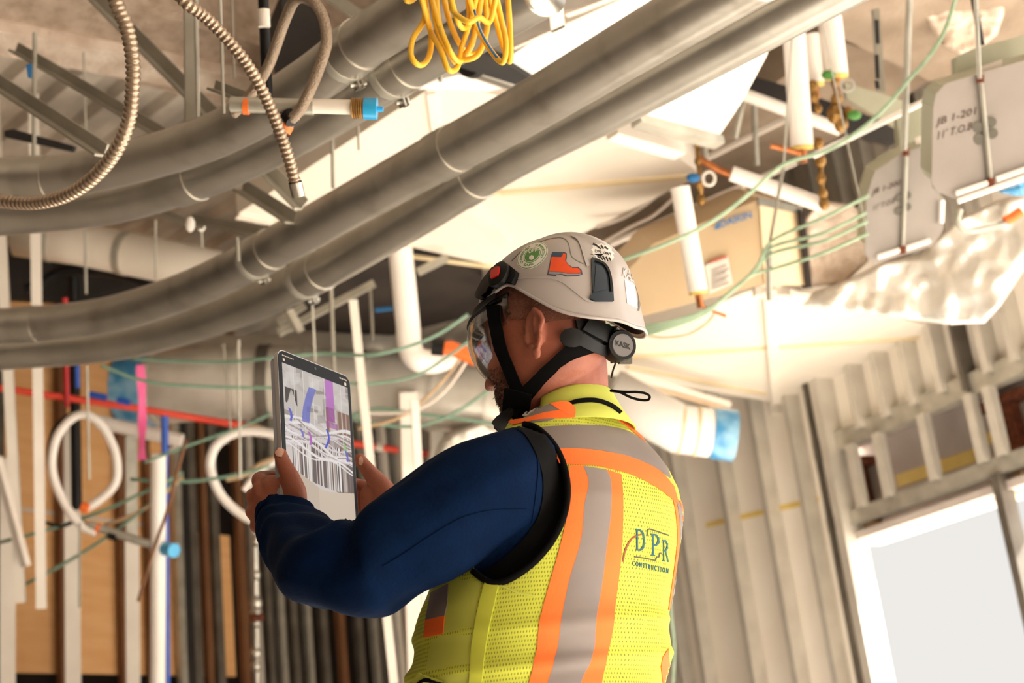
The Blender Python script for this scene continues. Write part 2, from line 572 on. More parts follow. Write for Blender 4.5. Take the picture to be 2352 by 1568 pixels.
# ribbed metal deck overhead; the ribs run away to the right
d0 = HZ(60, 250, CEIL); d1 = HZ(200, 130, CEIL)
DR = flat(d1 - d0).normalized(); DS = Vector((-DR.y, DR.x, 0))
e = MB(); prof = []
x = -16
while x < 16:
    prof += [(x, 0), (x + .09, 0), (x + .115, .05), (x + .205, .05)]; x += .23
c0 = Vector((0, 7, CEIL))
n = len(prof)
vs = [c0 + DS * a + Z * b - DR * 16 for a, b in prof] + [c0 + DS * a + Z * b + DR * 16 for a, b in prof]
fs = [(i, i + 1, n + i + 1, n + i) for i in range(n - 1)]
e.add(vs, fs); e.box(c0 + Z * .12, DS * 16, DR * 16, Z * .05)
_c = e.build('ceiling', 'deck', smooth=False, kind='structure'); clip(_c, RP + RN * .12, RN); clip(_c, Vector((0, -4.1, 0)), Vector((0, -1, 0)))

# back wall, dark, far behind everything
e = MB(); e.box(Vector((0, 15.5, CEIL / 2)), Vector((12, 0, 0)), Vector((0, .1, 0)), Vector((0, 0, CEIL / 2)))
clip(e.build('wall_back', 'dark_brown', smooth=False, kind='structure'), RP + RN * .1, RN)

# unseen rear and side walls, added to cut ambient light from behind the camera
e = MB(); e.box(Vector((0, -4.1, CEIL / 2)), Vector((14, 0, 0)), Vector((0, .1, 0)), Vector((0, 0, CEIL / 2)))
clip(e.build('unseen_wall_front', 'brown_wall', smooth=False, kind='structure'), RP + RN * .1, RN)
e = MB(); e.box(Vector((-9, 3, CEIL / 2)), Vector((.1, 0, 0)), Vector((0, 7.2, 0)), Vector((0, 0, CEIL / 2)))
e.build('unseen_wall_side', 'brown_wall', smooth=False, kind='structure')
# right wall: sheathing with openings
s_cor, _ = rw(1893, 1000)         # corner stud where the window framing starts
_, z_head = rw(1945, 1205)
_, z_trk = rw(1905, 1028)
s_end = 7.0
S0 = s_cor + .10
e = MB()
def panel(b, s0, s1, z0, z1, off, th):
    c = RWP((s0 + s1) / 2, (z0 + z1) / 2, off + th / 2)
    return b.box(c, RD * (abs(s1 - s0) / 2), Z * ((z1 - z0) / 2), RN * (th / 2))
panel(e, S0, s_end, 0, CEIL + .2, .10, .02)
win_w = 2.3
wins = [(S0 - (i + 1) * win_w - i * .4, S0 - i * win_w - i * .4) for i in range(4)]
panel(e, wins[0][0] - .4, S0, z_trk, CEIL + .2, .10, .02)
for i, (a, b) in enumerate(wins):
    panel(e, a - .4, a, 0, z_head if i == 0 else CEIL + .2, .10, .02)
e.build('wall_right', 'sheath', smooth=False, kind='structure')
# set-back membrane between the track and the window head
e = MB(); SE = wins[0][0] - .4
panel(e, SE, S0 + .45, z_head - .05, z_trk + .05, .34, .02)
e.box(RWP((SE + S0) / 2, z_head - .06, .20), RD * ((S0 - SE) / 2), Z * .02, RN * .15)
e.box(RWP((SE + S0) / 2, z_trk + .06, .20), RD * ((S0 - SE) / 2), Z * .02, RN * .15)
e.build('trim_1', 'grey_violet', smooth=False, kind='structure')
for i, (a, b) in enumerate(wins):
    e = MB()
    zh = z_head if i == 0 else CEIL - .1  # windows past the first are unseen, made full height to let in light
    for s_ in (a + .03, b - .03): e.box(RWP(s_, zh / 2, .07), RD * .025, Z * (zh / 2), RN * .03)
    e.box(RWP((a + b) / 2, zh + .03, .07), RD * ((b - a) / 2), Z * .025, RN * .03)
    e.box(RWP((a + b) / 2, .2, .07), RD * ((b - a) / 2), Z * .2, RN * .03)
    e.build('window_%d' % (i + 1), 'sheath', smooth=False, kind='structure')
# plywood edge in the opening
# studs of the exterior wall
def rstud(name, px, py, label, z0=0.0, z1=CEIL, m='stud', w=.092, h=.042, off=.05, group=None):
    s_, z_ = rw(px, py)
    e = MB(); e.channel(RWP(s_, z0, off), RWP(s_, z1, off), w, h, RN)
    return e.build(name, m, smooth=False, label=label, cat='wall stud', group=group)
G = 'steel studs of the exterior wall'
sl = ['steel wall stud nearest the hanging water-blue wrapped duct end, right of the vest',
      'steel wall stud second right of the vest, below the blue wrapped duct end',
      'steel wall stud third right of the vest, yellow tape on the board beside it',
      'steel wall stud left of the wide double stud, crossing the yellow taped joint']
for (px, lb) in zip((1560, 1668, 1762, 1850), sl):
    rstud('wall_stud', px, 1200, lb, group=G)
rstud('wall_stud', 1510, 1200, 'steel wall stud partly hidden by the edge of the safety vest', group=G)
rstud('jamb_stud', 1925, 1150, 'wide steel jamb stud at the left side of the tall bright window', m='stud', w=.15, h=.06)
s_, _ = rw(1900, 1150)
e = MB(); e.box(RWP(s_, CEIL / 2, -.005), RD * .014, Z * (CEIL / 2), RN * .012)
e.build('jamb_filler', 'stud_dark', smooth=False, label='dark narrow strip beside the wide jamb stud left of the bright window', cat='jamb strip')
# studs above the upper track
for px, lb in ((1965, 'short upper stud just right of the jamb, above the steel track'), (2030, 'second short upper stud right of the jamb, above the steel track'),
               (2100, 'third short upper stud right of the jamb, under the cream duct tip'), (2170, 'fourth short upper stud right of the jamb, near the duct tip'),
               (2262, 'fifth short upper stud, right of the duct tip above the track'), (2330, 'short upper stud at the right border of the picture')):
    rstud('upper_stud', px, 960 if px < 2200 else 850, lb, z0=z_trk + .04, group='short studs above the upper track')
# dark slot stud
s_, _ = rw(2215, 900)
e = MB(); e.box(RWP(s_, (z_trk + CEIL) / 2, .05), RD * .012, Z * ((CEIL - z_trk) / 2), RN * .05)
e.build('slot_strip', 'stud_dark', smooth=False, label='dark vertical strip between upper studs right of the cream duct tip', cat='jamb strip')
# tracks
def track(name, z, label, hh=.05):
    e = MB()
    a, b = RWP(S0 + .05, z, .04), RWP(SE, z, .04)
    e.box((a + b) / 2, (b - a) / 2, Z * hh, RN * .005)
    e.box((a + b) / 2 + Z * hh + RN * .03, (b - a) / 2, Z * .004, RN * .035)
    e.box((a + b) / 2 - Z * hh + RN * .03, (b - a) / 2, Z * .004, RN * .035)
    return e.build(name, 'steel', smooth=False, label=label, cat='steel track')
track('upper_track', z_trk + .03, 'long steel track above the row of short header studs')
track('window_head_track', z_head + .04, 'long steel track along the top of the bright window', .035)
# cripple studs between the tracks
for px, py, lb in ((1960, 1100, 'short header stud at the left end beside the jamb'), (2025, 1090, 'second short header stud from the jamb'), (2130, 1050, 'third short header stud, over the window middle'),
                   (2240, 1010, 'fourth short header stud, left of the big rusty bracket'), (2285, 1000, 'wide short header stud beside the big rusty bracket')):
    rstud('header_stud', px, py, lb, z0=z_head + .07, z1=z_trk - .02, off=.03, w=.05, h=.05, group='short studs over the window')
# mullion
for k in range(4):
    px = 2300
s_, _ = rw(2300, 1180)
e = MB(); e.channel(RWP(s_, 0, .05), RWP(s_, z_head, .05), .09, .045, RN)
e.build('mullion', 'stud_dark', smooth=False, label='slim steel upright dividing the bright window near the right border', cat='window mullion')
# rusty brackets, yellow tape on the membrane
for px, py, w, lb in ((1975, 1115, .12, 'rusty steel bracket behind the short studs beside the jamb'), (2318, 975, .16, 'larger rusty steel bracket near the right border over the window')):
    p = WP(px, py, RP + RN * .28, RN)
    e = MB()
    e.box(p + Z * .12, RD * w, Z * .02, RN * .06); e.box(p - Z * .05, RD * (w * .4), Z * .15, RN * .03); e.box(p - Z * .20, RD * (w * .55), Z * .02, RN * .05)
    e.box(p + RD * (w * .2) - Z * .05, RD * .008, Z * .16, RN * .06)
    e.build('steel_bracket', 'rust', smooth=False, label=lb, cat='bracket')
def tape(a, b, n0, w, label, plane, nn, off):
    e = MB(); p = WP(a[0], a[1], plane + nn * off, nn); q = WP(b[0], b[1], plane + nn * off, nn)
    q = Vector((q.x, q.y, p.z + (q.z - p.z)))
    e.bar(p, q, .003, w, side=nn)
    return e.build(n0, 'tape', smooth=False, label=label, cat='tape')
tape((1622, 1206), (1880, 1146), 'joint_tape', .03, 'yellow tape strip running across the cream wall boards right of the vest', RP, RN, .098)
tape((2060, 1105), (2240, 1045), 'joint_tape', .07, 'broad yellow tape behind the middle header studs over the window', RP, RN, .335)
tape((2250, 1015), (2352, 975), 'joint_tape', .06, 'yellow tape behind the header near the large rusty bracket', RP, RN, .335)
# cream slab outside at the window head corner
p = WP(1985, 1222, RP + RN * .20, RN)
e = MB(); e.box(p, RD * .10, Z * .035, RN * .05); e.build('timber_block', 'unit_light', smooth=False, label='small pale timber block in the top left corner of the bright window', cat='timber block')
p = WP(2330, 1115, RP + RN * .20, RN)
e = MB(); e.box(p, RD * .10, Z * .05, RN * .05); e.build('timber_block', 'unit_light', smooth=False, label='small pale timber block right of the slim window upright', cat='timber block')
# ground outside, pale
e = MB(); e.box(RWP(-3, -.06, 1.7), RD * 16, RN * 1.5, Z * .05); e.build('ground_outside', 'sheath', smooth=False, kind='structure')

# ---------------------------------------------------------------- left wall
zt = lw(100, 600)[1]
s0, _ = lw(-700, 1300); s1, _ = lw(445, 1300)
_, zb = lw(200, 1541)
e = MB(); e.box(LWP((s0 + s1) / 2, (zb + CEIL) / 2, .1), LD * ((s1 - s0) / 2), Z * ((CEIL - zb) / 2), LN * .012)
a1, _ = lw(447, 1400); a2, z2 = lw(548, 1224)
e.box(LWP((a1 + a2) / 2, (zb + z2) / 2, .1), LD * ((a2 - a1) / 2), Z * ((z2 - zb) / 2), LN * .012)
e.build('wall_left', 'tan', smooth=False, kind='structure')
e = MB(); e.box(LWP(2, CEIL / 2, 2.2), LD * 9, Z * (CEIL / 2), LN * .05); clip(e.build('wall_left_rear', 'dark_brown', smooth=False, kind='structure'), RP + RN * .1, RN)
# paper joint line on the boards
e = MB(); a = WP(45, 1168, LP + LN * .084, LN); b = WP(335, 1206, LP + LN * .084, LN); e.bar(a, b, .003, .02, side=LN)
e.build('joint_tape', 'paper', smooth=False, label='pale thin joint line crossing the tan boards at the left', cat='tape')
def lstud(name, px, py, w, m, label, z0=0., z1=CEIL, off=.04, dep_=.045, group=None):
    s_, z_ = lw(px, py, off)
    e = MB(); e.channel(LWP(s_, z0, off), LWP(s_, z1, off), w, dep_, LD)
    return e.build(name, m, smooth=False, label=label, cat='wall stud', group=group)
GL = 'steel studs against the tan boards'
for px, w, m, lb in ((-6, .05, 'stud_dark', 'dark stud at the very left border before the tan boards'), (143, .055, 'brown_stud', 'brown stud behind the left hose loop'),
                     (282, .055, 'brown_stud', 'brown stud between the two tan boards under the pink ribbon'), (343, .035, 'brown_stud', 'dark slim stud just left of the tall white pipe'),
                     (412, .05, 'steel', 'grey stud just right of the blue pipe'), (428, .06, 'dark', 'black gap stud right of the grey stud near the blue pipe'), (446, .06, 'stud_dark', 'dark grey stud at the left edge of the middle tan strip'),
                     (473, .045, 'brown_stud', 'brown stud in the middle tan strip'), (497, .06, 'stud_dark', 'dark stud left of the narrow tan board'), (556, .06, 'brown_stud', 'brown stud right of the narrow tan board beside the hand')):
    if m == 'brown_stud' and 'brown_stud' not in M: defm('brown_stud', '6d4528', '7c5233', rough=.7, scale=4)  # plain brown tone for some studs and one cable
    lstud('wall_stud', px, 1350, w, m, lb, group=GL)
# studs further right behind the man
rr_ = random.Random(4)
names = [(585, .05, 'stud', 'pale stud just left of the tablet hand with silver fittings beside it'), (612, .05, 'stud_dark', 'dark stud below the hand holding the tablet'), (640, .05, 'steel', 'grey stud below the bent elbow, leftmost of three'),
         (668, .06, 'stud_dark', 'dark stud below the bent elbow, middle of three'), (700, .05, 'steel', 'grey stud below the bent elbow, rightmost of three'), (735, .06, 'stud_dark', 'dark stud under the forearm, left of the broad brown stud'),
         (775, .06, 'brown_stud', 'broad brown stud under the forearm'), (815, .06, 'stud_dark', 'dark stud under the upper arm'), (850, .05, 'steel', 'grey stud under the upper arm next to the black opening'),
         (940, .07, 'stud', 'bright wide stud between the sleeve and the vest pocket'), (905, .05, 'cream_stud', 'bright narrow stud left of the vest under the sleeve')]
defm('cream_stud', 'e6dccf', 'efe6da', rough=.5, scale=5)
for px, w, m, lb in names:
    lstud('wall_stud', px, 1350, w, m, lb, group='studs behind the arm')
# free standing pale uprights in front of the tan boards
def upright(name, x0, y0, x1, y1, d, r_, m, label, cat='pipe', seg=12, box=False, zt_=None, zb_=None):
    a = P(x0, y0, d); b = P(x1, y1, d)
    if zt_ is not None: a = Vector((b.x, b.y, zt_)) if False else a + (a - b) * ((zt_ - a.z) / (a.z - b.z))
    if zb_ is not None: b = b + (a - b) * ((zb_ - b.z) / (a.z - b.z))
    e = MB()
    if box: e.bar(a, b, r_ * 2, r_ * 2)
    else: e.cyl(a, b, r_, seg)
    return e.build(name, m, smooth=not box, label=label, cat=cat)
upright('white_pipe', 3, 560, 48, 1382, 6.6, .022, 'cream_stud', 'long pale pipe at the far left leaning slightly right', box=True, zt_=CEIL)
upright('white_pipe', 18, 1050, 18, 1560, 7.4, .038, 'cream_stud', 'pale upright at the left border reaching the bottom edge', zb_=0, box=True, cat='upright')
upright('hanging_rail', 82, 540, 95, 1396, 6.6, .023, 'cream_stud', 'pale hanging rail between the left border and the hose loop', box=True, zt_=CEIL, cat='rail')
upright('white_pipe', 164, 960, 168, 1568, 7.6, .040, 'cream_stud', 'pale upright passing behind the left hose loop', zb_=0, box=True, cat='upright')
upright('black_pipe', 168, 600, 176, 1170, 7.4, .028, 'black', 'black pipe standing above the pale upright behind the hose loop', zt_=CEIL)
upright('white_pipe', 303, 1240, 306, 1568, 7.6, .036, 'cream_stud', 'pale upright below the pink ribbon', zb_=0, box=True, cat='upright')
upright('steel_upright', 301, 1000, 303, 1240, 7.7, .03, 'steel', 'grey steel upright hanging under the horizontal white pipe', box=True, cat='upright')
upright('white_pipe', 364, 1042, 362, 1568, 6.8, .037, 'white_pipe', 'tall thick white pipe left of the blue pipe', zb_=0)
upright('blue_pipe', 378, 960, 383, 1568, 7.0, .018, 'blue_pipe', 'tall blue pipe running down to the bottom edge', zb_=0, zt_=3.0)
upright('red_pipe_riser', 152, 830, 154, 935, 7.0, .014, 'red_dark', 'short dark red riser above the red conduit', zt_=3.6)
upright('blue_pipe_stub', 177, 840, 178, 890, 7.0, .012, 'blue_pipe', 'short blue pipe beside the dark red riser')
for (a, b, dd, lb) in (((205, 905), (245, 913), 7.0, 'small blue horizontal pipe left of the pink ribbon'), ((270, 918), (298, 925), 7.0, 'small blue pipe touching the pink ribbon')):
    e = MB(); e.cyl(P(*a, dd), P(*b, dd), .016); e.build('blue_pipe', 'blue_pipe', label=lb, cat='pipe')
# red conduit across the whole left
e = MB(); zr = 2.62
pr = [P(x_, y_, d_) for x_, y_, d_ in ((-60, 882, 6.9), (300, 935, 7.1), (575, 980, 7.3))]
e.tube(pr, .018, 12); red = e.build('red_conduit', 'red_pipe', label='bright red conduit sloping across the left half behind the pink ribbon', cat='conduit')
e = MB(); e.tube([P(810, 1018, 7.5), P(930, 1035, 7.55), P(1090, 1058, 7.6)], .018, 12); r2 = e.build('red_conduit', 'red_pipe', label='bright red conduit right of the tablet behind the sleeve', cat='conduit')
for x_, y_ in ((873, 1027), (992, 1046)):
    e = MB(); e.cyl(P(x_ - 8, y_ - 1, 7.52), P(x_ + 8, y_ + 1, 7.52), .023); e.build('coupling', 'cream', r2)
e = MB(); e.tube([P(575, 980, 7.3), P(610, 990, 7.3), P(640, 1010, 7.35)], .021, 12); e.build('conduit_elbow', 'tan_cable', label='tan flexible elbow where the red conduit ends left of the tablet', cat='conduit')
# hose loops
def hose(name, pts, d, r_, m, label, corr=0, n=10, cat='hose'):
    sp = spline([tuple(p) for p in pts], n)
    if len(sp[0]) == 2: q = [P(a, b, d) for a, b in sp]
    else: q = [P(a, b, c) for a, b, c in sp]
    e = MB(); e.tube(q, r_, 12); return e.build(name, m, smooth='all', label=label, cat=cat)
hose('flexible_hose', [(222, 1222), (185, 1205), (145, 1150), (120, 1080), (128, 1010), (160, 965), (195, 952), (232, 975), (262, 1030), (270, 1085), (258, 1120), (225, 1150), (200, 1165)], 6.8, .021, 'tan_hose' if 'tan_hose' in M else 'white_pipe', 'pale flexible hose looped in an oval at the left')
hose('black_hose', [(150, 1165), (118, 1080), (122, 1000), (158, 958), (200, 955), (240, 985), (262, 1040)], 6.95, .018, 'black', 'black hose following the inside of the left pale loop')
hose('flexible_hose', [(600, 1200), (560, 1185), (510, 1140), (484, 1080), (492, 1030), (530, 998), (580, 990), (640, 1002), (680, 1040)], 7.0, .023, 'white_pipe', 'pale corrugated hose curling in a ring left of the tablet')
hose('flexible_hose', [(655, 1045), (610, 1060), (560, 1090), (520, 1100)], 7.1, .014, 'tan_cable', 'thin tan hose inside the ring left of the tablet')
hose('flexible_hose', [(640, 1055), (600, 1080), (575, 1105), (560, 1125)], 7.1, .016, 'white_pipe', 'short pale hose inside the ring reaching towards the hand')
# sprinkler fitting at the bottom of the left loop
f1 = empty('sprinkler_fitting', P(300, 1240, 6.8), 'drain fitting with dark rod and bright blue end cap at the left', 'pipe fitting')
for nm, a, b, r_, m in (('body', (205, 1205), (345, 1250), .020, 'steel'), ('orange_ring', (222, 1212), (229, 1215), .024, 'orange_plastic'), ('black_band', (250, 1226), (268, 1232), .024, 'black'),
                        ('thread', (358, 1254), (376, 1259), .026, 'brass'), ('blue_cap', (376, 1259), (400, 1264), .034, 'blue_plastic')):
    e = MB(); e.cyl(P(*a, 6.8), P(*b, 6.8 - (.06 if nm == 'blue_cap' else 0)), r_, 20); e.build(nm, m, f1)
e = MB(); e.cyl(P(188, 1163, 6.7), P(202, 1168, 6.7), .025); e.build('orange_ring', 'orange_plastic', f1)
# horizontal white pipe
e = MB(); e.tube([P(225, 968, 7.3), P(300, 985, 7.3), P(418, 1012, 7.3)], .036, 16); e.build('white_pipe', 'white_pipe', label='thick white horizontal pipe crossing behind the pink ribbon', cat='pipe')
e = MB(); e.tube([P(404, 1026, 7.2), P(375, 1045, 7.2), P(352, 1075, 7.2), P(350, 1105, 7.2)], .010, 8); e.build('hose_bend', 'paper', label='thin pale hose bending under the end of the white horizontal pipe', cat='hose')
# pink ribbon
rib = [(322, 838, 6.4), (326, 900, 6.4), (327, 960, 6.4), (326, 1010, 6.42), (326, 1056, 6.42)]
q = [P(*a) for a in spline(rib, 5)]
e = MB(); rw_ = .018
vs = []
for i, p in enumerate(q):
    ww = rw_ * (1 + .15 * math.sin(i * .7)); tw = RT * math.cos(.3 * math.sin(i * .3)) + FW * math.sin(.3 * math.sin(i * .3))
    vs += [p - tw * ww, p + tw * ww, p + tw * ww + FW * .001, p - tw * ww + FW * .001]
e.add(vs, [(i * 4 + k, i * 4 + (k + 1) % 4, (i + 1) * 4 + (k + 1) % 4, (i + 1) * 4 + k) for i in range(len(q) - 1) for k in range(4)] + [(0, 1, 2, 3), tuple((len(q) - 1) * 4 + k for k in range(4))])
e.build('ribbon', 'pink', label='bright pink ribbon hanging below the conduits at the left', cat='ribbon')
# silver fittings on stud by the hand
e = MB()
for y_, r_ in ((1200, .02), (1240, .03), (1320, .025), (1385, .035), (1408, .034), (1430, .025), (1500, .03), (1530, .026)):
    e.blob(P(588, y_, 7.6), RT * r_, FW * r_, UP * (r_ * 1.3), 12, 8)
e.cyl(P(586, 1180, 7.6), P(590, 1568, 7.6), .014)
e.build('silver_pipe_fittings', 'galv', label='silver pipe with bulging fittings below the left hand', cat='pipe fitting')
e = MB(); e.cyl(P(590, 1410, 7.55), P(590, 1424, 7.55), .038); e.build('pipe_ring', 'rust', label='rusty ring on the silver fittings below the left hand', cat='pipe ring')
# white tall drop pipe with elbow
sp = [(918, 560, 6.0), (928, 660, 6.0), (936, 740, 6.0), (942, 800, 6.0), (962, 826, 6.0), (1000, 830, 6.05), (1040, 812, 6.1)]
hose('insulated_pipe', sp, 0, .052, 'galv_pale' if 'galv_pale' in M else 'white_pipe', 'thick pale vertical pipe bending right in front of the big round duct', cat='pipe')
e = MB(); e.tube([P(1000, 800, 5.9), P(1035, 798, 5.9), P(1095, 826, 5.9)], .030, 16); fo = e.build('orange_fitting', 'orange_plastic', label='bright orange pipe fitting left of the clear face shield', cat='pipe fitting')
e = MB(); e.cyl(P(992, 795, 5.88), P(1020, 798, 5.88), .036, 16); e.build('black_coupling', 'black', fo)
for x0, y0, x1, y1, lb in ((806, 640, 905, 1568, 'long pale leaning pole right of the tablet'), (952, 920, 990, 1568, 'pale leaning pole between the tablet and the sleeve')):
    upright('leaning_pole', x0, y0, x1, y1, 5.8, .016, 'cream_stud', lb, cat='pole', box=True, zt_=(3.0 if x0 < 900 else None))
upright('leaning_pole', -8, 1050, 60, 1300, 6.5, .017, 'paper', 'short grey pole slanting at the left border', cat='pole', box=True)
upright('steel_upright', 935, 900, 955, 1568, 7.2, .045, 'cream_stud', 'broad pale upright between the tablet and the raised arm', cat='upright', box=True, zb_=0)
upright('steel_upright', 1000, 980, 1012, 1568, 7.5, .035, 'stud', 'grey pale upright hidden behind the raised sleeve', cat='upright', box=True, zb_=0)
for k, (a, b, lb) in enumerate((((0, 1245), (420, 1085), 'green cable sloping up behind the oval hose loop'), ((60, 1340), (400, 1110), 'green cable sloping up under the oval hose loop'), ((240, 1205), (420, 1095), 'tan thin cable beside the green cables at the left'), ((300, 1100), (620, 1070), 'green cable running level left of the tablet hand'))):
    e = MB(); m_ = 'tan_cable' if 'tan' in lb else 'green_dark'
    q = [P(a[0] + (b[0] - a[0]) * t / 10, a[1] + (b[1] - a[1]) * t / 10 + 18 * math.sin(math.pi * t / 10), 6.9) for t in range(11)]
    e.tube(q, .009, 8); e.build('cable', m_, smooth='all', label=lb, cat='cable')
hose('black_cable', [(428, 1010), (405, 1090), (385, 1170), (350, 1270), (318, 1380)], 6.3, .008, 'brown_stud', 'thin dark drooping cable in front of the blue pipe')
hose('black_cable', [(105, 1200), (140, 1208), (180, 1196), (215, 1215)], 6.9, .010, 'dark', 'short dark cable end under the oval hose loop')
print('HEAD', z_head, 'TRK', z_trk, 'mandist', (RP - Vector((.1, 2.25, 0))).dot(RN))
# =================================================================== OVERHEAD SERVICES
random.seed(2)
def HP3(tab, n=10):
    sp = spline(tab, n); return [HZ(a, b, c) for a, b, c in sp]
# ---- four big galvanised conduits on one rack
Z0, Z1 = 2.80, 2.46
def zc(t): return Z0 + (Z1 - Z0) * t
CONS = [
 ('conduit', [(-160, 756), (0, 749), (150, 738), (287, 714), (478, 647), (700, 530), (950, 392), (1207, 252), (1500, 78), (1760, -75)], 'large galvanised conduit, upper one of the lower pair, sweeping over the helmet', (590, 612)),
 ('conduit', [(-160, 818), (0, 811), (265, 788), (488, 730), (700, 640), (950, 497), (1164, 362), (1400, 238), (1767, 38), (2030, -105)], 'large galvanised conduit, lowest of all, reaching up to the white hanging pipes', (706, 640)),
 ('conduit', [(-160, 412), (0, 411), (172, 400), (400, 345), (550, 285), (700, 195), (832, 100), (950, 22), (1110, -90)], 'large galvanised conduit of the upper pair, passing behind both flexible conduits, topmost', (790, 130)),
 ('conduit', [(-160, 500), (0, 495), (241, 470), (447, 412), (620, 335), (760, 258), (900, 168), (1060, 78), (1250, -30)], 'large galvanised conduit of the upper pair, lower one, behind the blue capped fitting', (900, 168)),
]
for ci, (nm, tab, lb, cl) in enumerate(CONS):
    t3 = [(x, y, zc(max(0, min(1.2, x / 1700))) + (0 if ci < 2 else -.02)) for x, y in tab]
    q = HP3(t3, 10)
    rr = .0645 if ci < 2 else .0600
    e = MB(); e.tube(q, rr, 40)
    o = e.build(nm, 'galv_worn' if ci in (0, 2) else 'galv', smooth='all', label=lb, cat='conduit', group='large galvanised conduits overhead')
    # coupling sleeves and a strap clamp with its bolt
    def near(px):
        return min(range(1, len(q) - 1), key=lambda i: abs(proj(q[i])[0] - px))
    for pxs in ([cl[0] + 20] + ([1025, 60] if ci == 0 else [1075] if ci == 1 else [90] if ci == 2 else [430])):
        i = near(pxs); t = (q[i + 1] - q[i - 1]).normalized()
        e = MB(); e.tube([q[i] - t * .045, q[i] + t * .045], rr + .003, 40); e.build('coupling', 'galv', o, smooth=True)
    i = near(cl[0]); t = (q[i + 1] - q[i - 1]).normalized()
    cp = q[i]
    e = MB(); e.tube([cp - t * .012, cp + t * .012], rr + .005, 40); c_ = e.build('strap_clamp', 'steel', o, smooth=True)
    side = (RT * .35 - UP).normalized(); side = (side - t * side.dot(t)).normalized(); o2 = t.cross(side)
    b0 = cp + side * (rr + .012)
    e = MB(); e.box(b0, side * .012, t * .012, o2 * .002); e.box(b0 + o2 * .012, side * .012, t * .012, o2 * .002)
    e.cyl(b0 - o2 * .018, b0 + o2 * .028, .004, 8); e.cyl(b0 + o2 * .013, b0 + o2 * .020, .009, 6); e.build('clamp_bolt', 'galv', c_, smooth=False)

# ---- flexible metal conduits (ribbed)
def corr(name, pts, r_, pitch, m, label, endcap=None):
    sp = spline(pts, 24); q = [P(*a) for a in sp]
    # resample by length
    L = [0]
    for a, b in zip(q, q[1:]): L.append(L[-1] + (b - a).length)
    N = int(L[-1] / pitch * 6); out = []; rad = []
    j = 0
    for i in range(N + 1):
        s_ = L[-1] * i / N
        while j < len(L) - 2 and L[j + 1] < s_: j += 1
        f = (s_ - L[j]) / max(1e-9, L[j + 1] - L[j]); out.append(q[j].lerp(q[j + 1], min(1, f)))
        ph = (s_ / pitch) % 1
        rad.append(r_ * (1.0 if ph < .5 else .86) if ph not in (0,) else r_)
        rad[-1] = r_ * (.93 + .085 * (1 if math.sin(2 * math.pi * ph) > 0 else -1) * min(1, abs(math.sin(2 * math.pi * ph)) * 1.6))
    e = MB(); e.tube(out, rad, 20); o = e.build(name, m, smooth='all', label=label, cat='flexible conduit')
    if endcap:
        t = (out[-1] - out[-8]).normalized()
        e = MB(); a = out[-1] - t * .012; b = out[-1] + t * .016
        e.tube([a, b, b, a + t * .002], [r_ * 1.12, r_ * 1.12, r_ * .85, r_ * .85], 24, caps=False); e.build('end_sleeve', 'galv', o)
        e = MB(); e.tube([b - t * .006, b - t * .0055], r_ * .86, 20); e.build('bore', 'dark', o)
    return o
defm('flex', 'a38f7c', 'b5a28e', rough=.32, metal=.8, scale=12)
corr('flexible_conduit', [(250, -60, 2.75), (268, 10, 2.75), (290, 60, 2.75), (304, 130, 2.75), (305, 200, 2.76), (296, 275, 2.78), (270, 340, 2.8), (225, 398, 2.84), (170, 440, 2.88), (110, 462, 2.92), (45, 466, 2.96), (-40, 455, 3.0)], .0148, .0115, 'flex', 'ribbed flexible metal conduit curving in a big bow at the top left')
corr('flexible_conduit', [(380, -50, 2.6), (425, 5, 2.6), (470, 38, 2.62), (520, 88, 2.64), (562, 140, 2.66), (596, 195, 2.68), (622, 250, 2.7), (645, 310, 2.72), (665, 370, 2.74), (681, 432, 2.76)], .0120, .0100, 'flex', 'ribbed flexible metal conduit hanging down with an open end above the lower pipes', endcap=True)

# ---- braided sprinkler hose and its fitting
defm('braid', 'a3907c', '8c7a68', rough=.45, metal=.4, scale=260, bump=.5, bscale=300)
fx = 2.95
hose('braided_hose', [(668, 275, 2.93), (690, 250, 2.92), (715, 200, 2.90), (735, 150, 2.9), (750, 95, 2.9), (742, 40, 2.9), (722, 5, 2.9), (700, -6, 2.92), (676, 2, 2.95), (655, 45, 3.0), (632, 110, 3.05), (612, 160, 3.08), (570, 225, 3.1), (535, 262, 3.12)], 0, .0118, 'braid', 'braided steel sprinkler hose looped like a hairpin at the top', n=8)
ft = empty('sprinkler_fitting', P(690, 252, fx), 'silver sprinkler fitting with brass thread and blue cap crossing the upper conduits', 'pipe fitting')
for nm, a, b, r_, m in (('body', (530, 240), (720, 246), .0165, 'steel'), ('orange_ring', (560, 243), (573, 244), .018, 'orange_plastic'), ('nipple', (700, 243), (812, 246), .0155, 'cream_stud'),
                        ('brass_thread', (808, 249), (838, 249), .0215, 'brass'), ('blue_cap', (836, 249), (866, 250), .0225, 'blue_plastic'), ('cap_pin', (866, 250), (880, 251), .006, 'blue_plastic'), ('tee', (676, 262), (650, 292), .016, 'steel'), ('orange_collar', (656, 285), (648, 300), .0185, 'orange_plastic')):
    e = MB()
    if nm == 'brass_thread':
        p0, p1 = P(*a, fx), P(*b, fx); q = [p0.lerp(p1, i / 30) for i in range(31)]
        e.tube(q, [r_ * (1 + .05 * math.sin(i * 1.2)) for i in range(31)], 24)
    else: e.cyl(P(*a, fx), P(*b, fx), r_, 24)
    e.build(nm, m, ft)
for nm, a, b in (('clamp_band', (668, 252), (684, 244)),):
    e = MB(); e.cyl(P(660, 262, 2.94), P(672, 280, 2.93), .015, 16); e.build(nm, 'black', ft)
upright('black_pipe', 604, -20, 616, 262, 3.3, .0125, 'black', 'black vertical pipe behind the braided hose at the top')
